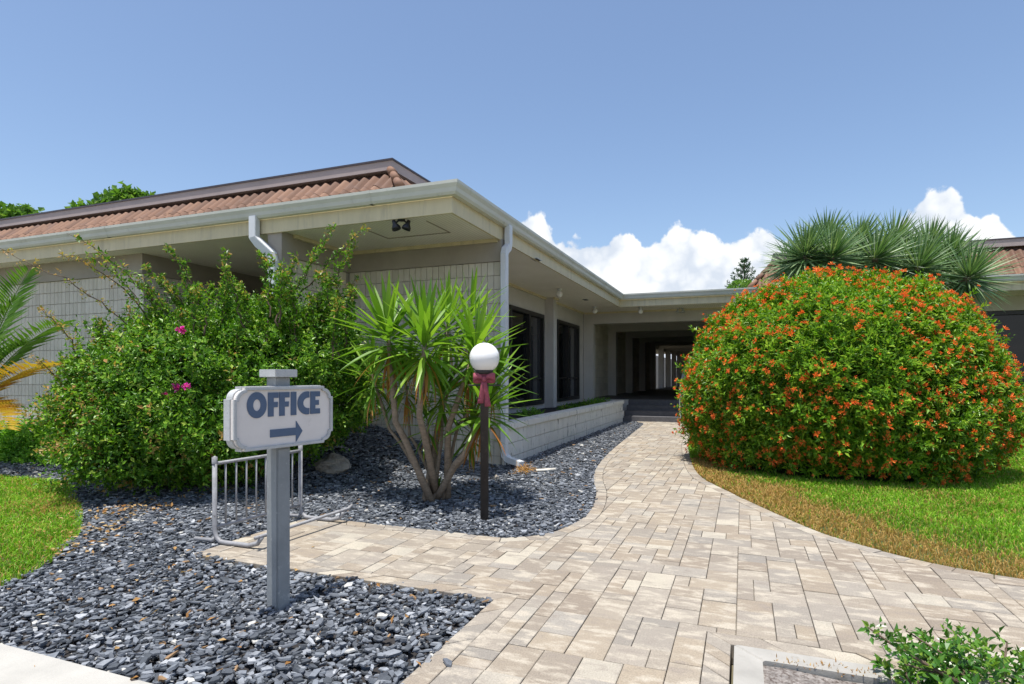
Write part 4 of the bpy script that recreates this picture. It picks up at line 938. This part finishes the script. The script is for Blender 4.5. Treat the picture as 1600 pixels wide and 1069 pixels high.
    for i in range(56):
        px0 = random.uniform(150, 545); top_y = 478-40*math.exp(-((px0-400)/150)**2)+(50 if px0 < 230 else 0)
        pt = pixd(px0, top_y+random.uniform(5, 60), 6.8+random.uniform(-.5, .4)); up = Vector((random.gauss(0, .35), random.gauss(0, .25), 1)).normalized()*random.uniform(.12, .42)
        bl = (Rm.T@(np.array(pt)-C)); specs.append((tuple(bl-np.array([0, 0, .35])), pt+up*.3, pt+up, 0))
    for base_, mid, tip, dry in specs:
        b0 = Vector(Rm@np.array(base_)+C); q = [b0.lerp(mid, t_)*(1-t_)+mid.lerp(tip, t_)*t_ for t_ in [i/16 for i in range(17)]]
        q = [p+Vector((random.gauss(0, .012), random.gauss(0, .012), random.gauss(0, .012))) for p in q]
        wood.tube(q, [.011*(1-.8*i/16) for i in range(17)], 5)
        pts = []; ds = []
        for i in range(3, 17):
            for rep in range(2):
                d = (q[i]-q[i-1]).normalized(); s = Vector(rand_dir(1)[0]); s = (s+d*.4+Vector((0, 0, .3))).normalized(); ln = random.uniform(.03, .13)*(1.25-.6*i/16)
                pts.append(q[i].lerp(q[i-1], random.random())+s*ln); ds.append(s)
        pts = np.array(pts); ds = np.array(ds); V_, T_ = shoot_leaves(pts, ds, 7, .1, .055 if not dry else .042, .5)
        far = np.repeat(np.arange(len(pts))/len(pts), 14); parts.append((V_, T_, (RNG.random(len(T_)) < (.85*(far > .25) if dry else .25*(far > .7))).astype(int)))
    V, T, mi = cat(parts); put('crown', mesh_np('crown', V, T, [M['l_shrub'], M['l_shrubdry']], mi), t)
    for i in range(10):
        a = i*2.4; g = Vector((c.x+.15*math.cos(a), c.y+.15*math.sin(a), hgt(c.x, c.y)-.05)); e = Vector(P[RNG.integers(len(P))]); mid = g.lerp(e, .5)+Vector((0, 0, .35))
        wood.tube([g, g.lerp(mid, .6)+Vector((0, 0, .15)), mid, e], [.03, .022, .016, .006], 6)
    wood.build('branches', M['bark'], t, True)
    for px, py, n in ((284, 516, 9), (276, 606, 5), (258, 618, 4), (292, 604, 4)):
        p = pixd(px, py, 5.95); V_, T_ = leaf_geo(np.array(p)+RNG.normal(0, .014, (n*6, 3)), rand_dir(n*6), rand_dir(n*6), np.full(n*6, .035), np.full(n*6, .028)); put('flower_cluster', mesh_np('flower_cluster', V_, T_, [M['fl_pink']]), t)
big_shrub()

# ------------------------------------------------------------------ yucca by the lamp
def blade(L=1., W=.058, droop=.15, seg=6, v=.35, name='leaf', mat=None):
    m = MB(); vv = []
    for i in range(seg+1):
        t = i/seg; w = W*(1.0*(t**.35 if t < .25 else .70+.3*math.sin(math.pi*min(1, .3+t*.75)))*(1-t**4))*.5+.001
        x = t*L; z = -droop*L*t*t*1.0; vv += [(x, -w, z+w*v), (x, 0, z), (x, w, z+w*v)]
    m.add(vv, [f for i in range(seg) for f in ((i*3, i*3+1, i*3+4, i*3+3), (i*3+1, i*3+2, i*3+5, i*3+4))]); return m.mesh(name, mat, True)
def head_leaves(n, Lmean, emin=-55, emax=86, old=.12, up=1.):
    out = []
    for i in range(n):
        t = (i+.5)/n; el = R(emax-(emax-emin)*t**.85+random.uniform(-8, 8)); az = i*2.39996+random.uniform(-.3, .3)
        L = Lmean*(.62+.42*math.sin(math.pi*min(1, .25+t*.8)))*random.uniform(.88, 1.1); out.append((az, el, L, t > 1-old, t))
    return out
def leaf_matrix(p, az, el, axis_up, roll=0):
    Q = axis_up.to_track_quat('Z', 'Y').to_matrix().to_4x4()
    return Matrix.Translation(p) @ Q @ Matrix.Rotation(az, 4, 'Z') @ Matrix.Rotation(-el, 4, 'Y') @ Matrix.Rotation(roll, 4, 'X')
def yucca():
    g = pixh(676, 781); t = root('yucca', g, 'tall multi trunked yucca with sword leaves behind the globe lamp', 'yucca')
    heads = [((655, 650), (664, 532), 5.75, 84, .64), ((618, 660), (606, 522), 6.0, 78, .62), ((700, 670), (742, 548), 6.05, 74, .60), ((690, 640), (700, 505), 6.5, 60, .58), ((725, 710), (760, 632), 5.95, 72, .56), ((640, 680), (634, 590), 6.35, 54, .52), ((690, 690), (693, 610), 6.2, 60, .52), ((716, 665), (775, 590), 6.25, 36, .46), ((608, 670), (582, 585), 6.3, 44, .5), ((690, 650), (735, 490), 6.7, 40, .52), ((672, 720), (668, 655), 6.25, 30, .40), ((725, 720), (738, 668), 6.3, 40, .42)]
    fresh = [blade(1, .10, d, 6, .35, 'leaf', M['l_yucca']) for d in (.02, .10, .22, .36)]; old = [blade(1, .07, d, 6, .3, 'leaf', M['l_yold']) for d in (.25, .55)]
    cand = []
    for hi, (mid, top, D, n, L) in enumerate(heads):
        p1 = pixd(*mid, D-.05 if hi else 5.72); p2 = pixd(*top, D); b0 = g+Vector((random.uniform(-.12, .12), random.uniform(-.12, .12), -.06))
        q = [b0, b0.lerp(p1, .4)+Vector((0, 0, .02)), b0.lerp(p1, .75)+Vector((0, 0, .04)), p1, p1.lerp(p2, .5), p2]; r0 = .034 if hi < 5 else .018
        MB().tube(q, [r0*1.25, r0*1.05, r0, r0*.92, r0*.85, r0*.6], 9).build('trunk', M['trunk'], t, True)
        ax = ((p2-p1).normalized()+Vector((0, 0, 1.2))).normalized()
        for az, el, L_, o, tt in head_leaves(n, L):
            p = p2-ax*(.26*tt-.03); M_ = leaf_matrix(p, az, el, ax, random.uniform(-.3, .3)) @ Matrix.Scale(L_, 4)
            cand.append((camdist(p)+.35*tt, M_, random.choice(old) if o or (tt > .75 and random.random() < .25) else fresh[min(3, int(tt*4+random.uniform(-.3, .5)))]))
        for k in range(8 if hi < 3 else 2):                       # skirt of dead leaves hanging on the trunk
            p = p2-ax*(.25+.012*k); M_ = leaf_matrix(p, k*2.4, R(random.uniform(-82, -55)), Vector((0, 0, 1))) @ Matrix.Scale(L*random.uniform(.4, .7), 4)
            cand.append((camdist(p)+.5, M_, random.choice(old)))
    cand.sort(key=lambda x: x[0]); massV = []
    for i, (d, Mx, me) in enumerate(cand):
        if i < 290: put('leaf', me, t, Mx)
        else:
            V = np.array([v.co for v in me.vertices]); T = []
            for pgn in me.polygons: a = list(pgn.vertices); T += [[a[0], a[1], a[2]], [a[0], a[2], a[3]]]
            A = np.array(Mx); massV.append((V@A[:3, :3].T+A[:3, 3], np.array(T), 1 if me in old else 0))
    V, T, mi = cat(massV); stuff(put('leaf_mass', mesh_np('leaf_mass', V, T, [M['l_yucca'], M['l_yold']], mi), t))
    pup = pixh(685, 775)
    for k in range(9): put('leaf', fresh[k % 2], t, leaf_matrix(pup+Vector((0, 0, .02)), k*2.4, R(random.uniform(55, 88)), Vector((0, 0, 1))) @ Matrix.Scale(random.uniform(.2, .3), 4))
yucca()

# ------------------------------------------------------------------ spiky rosettes behind the bush
def spiky():
    g = cw(6.7, 11.3, 0); t = root('spiky_tree', g, 'tall clump of spiky grey green rosettes rising behind the orange bush', 'tree')
    heads = [(1258, 399, 10.9, 1), (1299, 402, 10.7, 1), (1368, 403, 10.7, 1), (1435, 418, 10.6, 1), (1514, 432, 10.5, 1), (1290, 380, 11.4, .95), (1340, 385, 11.5, 1), (1395, 382, 11.6, 1), (1450, 392, 11.5, 1), (1482, 405, 11.2, 1), (1416, 405, 11.2, .9), (1240, 410, 11.3, .8)]
    bl = [blade(1, .046, d, 3, .3, 'leaf', M['l_spiky']) for d in (.02, .08)]
    arr = []
    for me in bl:
        V = np.array([v.co for v in me.vertices]); T = []
        for pgn in me.polygons: a = list(pgn.vertices); T += [[a[0], a[1], a[2]], [a[0], a[2], a[3]]]
        arr.append((V, np.array(T)))
    for hx, hy, D, s in heads:
        p = pixd(hx, hy, D); m = []; ax = (Vector((0, 0, 1))-FWD*.8+RGT*random.uniform(-.15, .15)).normalized(); n = 270
        for i in range(n):
            tt = (i+.5)/n; el = R(88-140*tt**.85); L = .80*s*random.uniform(.85, 1.08)*(.8+.2*math.sin(math.pi*tt))
            A = np.array(leaf_matrix(p-ax*.12*tt, i*2.39996, el, ax, random.uniform(-.5, .5)) @ Matrix.Scale(L, 4)); V, T = arr[0 if tt < .5 else 1]
            m.append((V@A[:3, :3].T+A[:3, 3], T, 0))
        V, T, mi = cat(m); put('rosette', mesh_np('rosette', V, T, [M['l_spiky']]), t)
        b0 = g+Vector((random.uniform(-.3, .3), random.uniform(-.3, .3), -.05))
        MB().tube([b0, b0.lerp(p, .35)+Vector((0, 0, .5)), b0.lerp(p, .75)+Vector((0, 0, .25)), p], [.10, .07, .06, .05], 8).build('trunk', M['trunk'], t, True)
spiky()

# ------------------------------------------------------------------ palm at the left edge
def palm():
    g = cw(-7.75, 8.5, .0); g.z = hgt(g.x, g.y); t = root('small_palm', g, 'small feathery palm with yellowing lower fronds at the left wall', 'palm')
    top = g+Vector((0, 0, .85)); MB().tube([g-Vector((0, 0, .05)), g+Vector((0, 0, .35)), top], [.075, .06, .055], 9).build('trunk', M['trunk'], t, True)
    tips = [(pixd(45, 425, 8.00), 0), (pixd(100, 505, 7.75), 0), (pixd(98, 570, 7.50), 1), (pixd(10, 670, 7.38), 1), (pixd(30, 470, 8.62), 0), (pixd(-60, 440, 8.12), 0), (pixd(-120, 520, 7.88), 0), (pixd(-70, 600, 7.50), 1), (pixd(40, 540, 9.00), 0)]
    for tip, y_ in tips:
        mid = top.lerp(tip, .5)+Vector((0, 0, .38 if not y_ else .28)); q = [top.lerp(mid, s)*(1-s)+mid.lerp(tip, s)*s for s in [i/24 for i in range(25)]]
        m = MB().tube(q, [.011*(1-.75*i/24) for i in range(25)], 5); parts = []
        for side in (-1, 1):
            P, T, N, L = [], [], [], []
            for i in range(3, 25):
                for h in range(2):
                    d = (q[i]-q[i-1]).normalized(); s = d.cross(Vector((0, 0, 1))).normalized()*side; up = s.cross(d)*side; up = up if up.z > 0 else -up
                    P.append(q[i].lerp(q[i-1], h*.5)); T.append((s*.75+d*.75+up*.35+Vector((0, 0, random.uniform(-.2, .1)))).normalized()); N.append(up); L.append(.42*math.sin(math.pi*(.12+.8*i/24))**.7*random.uniform(.9, 1.1))
            L = np.array(L); parts.append((*leaf_geo(np.array(P), np.array(T), np.array(N), L, np.full(len(L), .03), .2, .12, .4), 0))
        V, T, mi = cat(parts); f = m.build('frond', M['l_palmy' if y_ else 'l_palm'], t, True); put('leaflets', mesh_np('leaflets', V, T, [M['l_palmy' if y_ else 'l_palm']]), f)
palm()

def leafy_clump(name, c, rx, rz, n, mat, label, cat_, group=None, L=.05, W=.5, per=8, stems=True, squash=1., parent_bits=None):
    c = Vector(c); t = root(name, c, label, cat_, group); u = rand_dir(n); u[:, 2] = np.abs(u[:, 2]); r = RNG.uniform(.55, 1.05, n)*(1+lump(u, c.x*3, 2.5, .2))
    P = np.stack([u[:, 0]*rx, u[:, 1]*rx*squash, u[:, 2]*rz], 1)*r[:, None]+np.array(c); d = nrm(u+np.array([0, 0, .6])+RNG.normal(0, .3, u.shape))
    V, T = shoot_leaves(P, d, per, L*1.6, L, W, jit=.006); put('foliage', mesh_np('foliage', V, T, [mat]), t)
    if stems:
        m = MB()
        for i in range(0, n, max(1, n//14)): m.tube([c+Vector((0, 0, -.02)), c.lerp(Vector(P[i]), .5)+Vector((0, 0, .02)), Vector(P[i])], [.006, .005, .003], 5)
        m.build('stems', M['bark'], t, True)
    return t
# low plants below the left wall
for i, (px, py, D, rx, rz) in enumerate(((15, 705, 9.3, .65, .62), (75, 690, 9.2, .62, .62), (-45, 690, 9.3, .65, .6), (125, 670, 9.0, .6, .7))):
    p = pixd(px, py, D); p.z = hgt(p.x, p.y)
    leafy_clump('low_plant', p, rx, rz, 620, M['l_ground'], ['bright green low plant at the left edge above the grass', 'bright green low plant under the yellow palm frond', 'bright green low plant at the far left under the palm trunk', 'bright green low plant between the palm and the sprawling shrub'][i], 'plant', 'low plants along the left wall', .075, .5)
# plants in the planter
PL = [('leafy plant in the planter next to the corner downspout', .9), ('leafy plant in the planter below the first window', 3.0), ('low plant in the planter in front of the grey pilaster', 5.6), ('low pale plant in the planter just past the pilaster', 7.0), ('green plant in the planter below the second window', 8.1), ('green plant at the far end of the planter by the steps', 9.2)]
for i, (lb, a) in enumerate(PL):
    leafy_clump('planter_plant', (a, .62, .5), .42, .20 if i not in (2, 3) else .14, 80, M['l_ground'] if i in (1, 4, 5) else M['l_shrub'], lb, 'plant', 'plants in the planter', .06, .45, 7, True, .7)
# glossy shrub at the lower right
gs = cw(1.93, 2.34, .0)
leafy_clump('glossy_shrub', gs, .42, .24, 300, M['l_gloss'], 'glossy leaved shrub in the kerbed bed at the lower right corner', 'shrub', None, .046, .5, 7)
gs2 = cw(1.52, 2.33, .0); t_ = root('shrub_sprig', gs2, 'single leafy branch reaching over the kerb at the lower right', 'branch')
q = [cw(1.78, 2.3, .06), cw(1.62, 2.36, .15), cw(1.53, 2.40, .20), cw(1.46, 2.43, .25)]; MB().tube(q, [.009, .007, .005, .003], 6).build('stem', M['bark'], t_, True)
pts, ds = [], []
for i in range(16):
    p = q[1].lerp(q[3], random.random()); d = Vector(rand_dir(1)[0]); d.z = abs(d.z)*.7; pts.append(p+d.normalized()*.045); ds.append(d.normalized())
V, T = shoot_leaves(np.array(pts), np.array(ds), 6, .03, .036, .5); put('leaves', mesh_np('leaves', V, T, [M['l_gloss']]), t_)
gs3 = cw(1.58, 2.32, .0); leafy_clump('seedling', gs3, .09, .13, 26, M['l_gloss'], 'small upright leafy seedling left of the glossy shrub', 'plant', None, .03, .45, 7)

# ------------------------------------------------------------------ far trees
def round_tree(px, py, D, rw, label, n=700):
    top = pixd(px, py, D); g = Vector((top.x, top.y, -.05)); t = root('background_tree', g, label, 'tree', 'trees behind the left roof')
    c = top-Vector((0, 0, rw*.85)); u = rand_dir(n); r = RNG.uniform(.45, 1., n)**.5*(1+lump(u, px, 1.8, .35)); P = np.array(c)+u*np.array([rw*1.25, rw*1.25, rw*.85])*r[:, None]
    V, T = shoot_leaves(P, nrm(u+RNG.normal(0, .4, u.shape)), 8, .35, .24, .85, jit=.06); put('crown', mesh_np('crown', V, T, [M['l_tree']]), t)
    m = MB().tube([g, g.lerp(c, .5)+Vector((.1, .1, 0)), c], [.22, .16, .1], 8)
    for i in range(10): m.tube([c-Vector((0, 0, rw*.3)), Vector(P[i*7])], [.06, .02], 5)
    m.build('trunk', M['bark'], t, True)
round_tree(208, 299, 21, .75, 'leafy tree top showing above the left roof nearer the middle')
round_tree(150, 318, 21, .7, 'small leafy tree top showing just above the roof trim', 300)
round_tree(28, 326, 21, .75, 'leafy tree top above the far left end of the roof')
def norfolk():
    top = pixd(1163, 408, 40); g = Vector((top.x, top.y, -.05)); t = root('pine_tree', g, 'dark tiered pine top above the walkway roof against the clouds', 'tree')
    m = MB().tube([g, top], [.22, .03], 8); m.build('trunk', M['bark'], t, True); parts = []
    for k in range(10):
        z = top.z-.12-.36*k; L = min(.22+.19*k, 1.4)
        for j in range(7):
            az = j*2*math.pi/7+k*.5; d = Vector((math.cos(az), math.sin(az), .45)).normalized(); n = int(14+L*22); s = np.linspace(.1, 1, n)
            P = np.array([top.x, top.y, z])+np.array(d)*s[:, None]*L; P[:, 2] += .12*s*s; dd = nrm(np.array(d)*.6+rand_dir(n)*.9+np.array([0, 0, .3])); parts.append((*leaf_geo(P, dd, rand_dir(n), np.full(n, .2), np.full(n, .06)), 0))
    V, T, mi = cat(parts); put('crown', mesh_np('crown', V, T, [M['l_pine']]), t)
norfolk()
top = pixd(1160, 437, 38); t = root('background_tree', Vector((top.x, top.y, 0)), 'light green tree top at the foot of the dark pine', 'tree'); n = 260; u = rand_dir(n)
V, T = shoot_leaves(np.array(top)-np.array([0, 0, .8])+u*np.array([1.0, 1.0, .8]), u, 7, .3, .2, .6); put('crown', mesh_np('crown', V, T, [M['l_tree']]), t); MB().tube([(top.x, top.y, 0), (top.x, top.y, top.z-.8)], [.2, .1], 8).build('trunk', M['bark'], t, True)

# ------------------------------------------------------------------ rocks and litter
def rock(px, py, wpx, label, sq=.62, seed=0):
    p = pixh(px, py); D = (p-CAMP).dot(FWD); r = wpx/2*D/FPX; me = bpy.data.meshes.new('rock'); bm = bmesh.new(); bmesh.ops.create_icosphere(bm, subdivisions=4, radius=1)
    for v in bm.verts:
        k = 1+.35*noise.fractal(v.co*1.3+Vector((seed, 0, 0)), 1, 2, 4)+.05*noise.noise(v.co*7); v.co = v.co*k; v.co.z *= sq; v.co *= r
    bm.to_mesh(me); bm.free(); me.materials.append(M['rock']); o = put('rock', me, None, Matrix.Translation((p.x, p.y, p.z+r*sq*.45)))
    tag(o, label, 'rock', 'rocks in the slate bed')
rock(522, 733, 50, 'pale rough rock in the slate chips right of the bicycle rack', .6, 1)
rock(650, 712, 44, 'pale rock behind the yucca trunks', .6, 4)
rock(775, 750, 11, 'small white stone in the slate chips right of the lamp post', .9, 7)
p0 = pixh(838, 738); p1 = pixh(868, 736)
po = MB().tube([p0+Vector((0, 0, .02)), p1+Vector((0, 0, .02))], .022, 10).build('pipe_piece', M['pvc'], None, True); tag(po, 'pale pipe piece lying on the slate chips beside the downspout', 'pipe')
def straw(px, py, n, rx, rz, label, mat, L=.09):
    p = pixh(px, py); P = np.array(p)+RNG.normal(0, 1, (n, 3))*np.array([rx, rx, 0])+np.array([0, 0, .02]); P[:, 2] += np.abs(RNG.normal(0, rz, n)); d = rand_dir(n); d[:, 2] *= .5
    V, T = leaf_geo(P, nrm(d), rand_dir(n), RNG.uniform(.5, 1.3, n)*L, np.full(n, .006)); o = put('dry_litter', mesh_np('dry_litter', V, T, [mat])); tag(o, label, 'litter')
straw(820, 738, 260, .055, .035, 'tuft of orange dry straw at the downspout outlet', M['straw'])
straw(588, 690, 160, .16, .05, 'dry brown vine lying on the banked slate near the wall', M['l_brown'], .12)
def fallen(name, spots, label):
    P = []
    for px, py, n, r in spots:
        c = pixh(px, py)
        for _ in range(n):
            a, b_ = c.x+random.gauss(0, r), c.y+random.gauss(0, r)
            P.append((a, b_, hgt(a, b_)+.02))
    P = np.array(P); n = len(P); d = rand_dir(n); d[:, 2] *= .25; N = nrm(np.array([0, 0, 1.])+RNG.normal(0, .4, (n, 3)))
    V, T = leaf_geo(P, nrm(d), N, RNG.uniform(.03, .06, n), RNG.uniform(.015, .03, n)); o = stuff(put(name, mesh_np(name, V, T, [M['l_brown']]))); tag(o, label, 'leaves')
fallen('fallen_leaves', [(150, 830, 60, .16), (190, 800, 60, .2), (230, 790, 50, .2), (110, 860, 30, .12), (320, 770, 40, .25), (300, 880, 14, .4), (250, 960, 12, .4), (500, 1000, 10, .4), (120, 990, 10, .3)], 'scattered dry brown leaves over the slate chips by the shrub')
sc_ = pix(699, 1036, .012); V, K = chips(np.zeros((1, 3)), None, np.full(1, 1.0)); o = put('slate_piece', mesh_np('slate_piece', V.reshape(-1, 3), chip_tris(1, K), [M['slate']]), None, Matrix.Translation((sc_.x, sc_.y, .018))); tag(o, 'lone dark slate chip lying on the pavers', 'stone')
def weeds():
    n = 420; P = np.stack([-4.95+RNG.normal(0, .025, n), RNG.uniform(-5.2, -3.35, n), np.full(n, .01)], 1); d = rand_dir(n); d[:, 2] = np.abs(d[:, 2])+.3
    V, T = leaf_geo(P, nrm(d), rand_dir(n), RNG.uniform(.008, .03, n), np.full(n, .006)); o = stuff(put('kerb_litter', mesh_np('kerb_litter', V, T, [M['l_brown']]))); tag(o, 'dry brown bits along the inside of the white kerb', 'litter')
weeds()
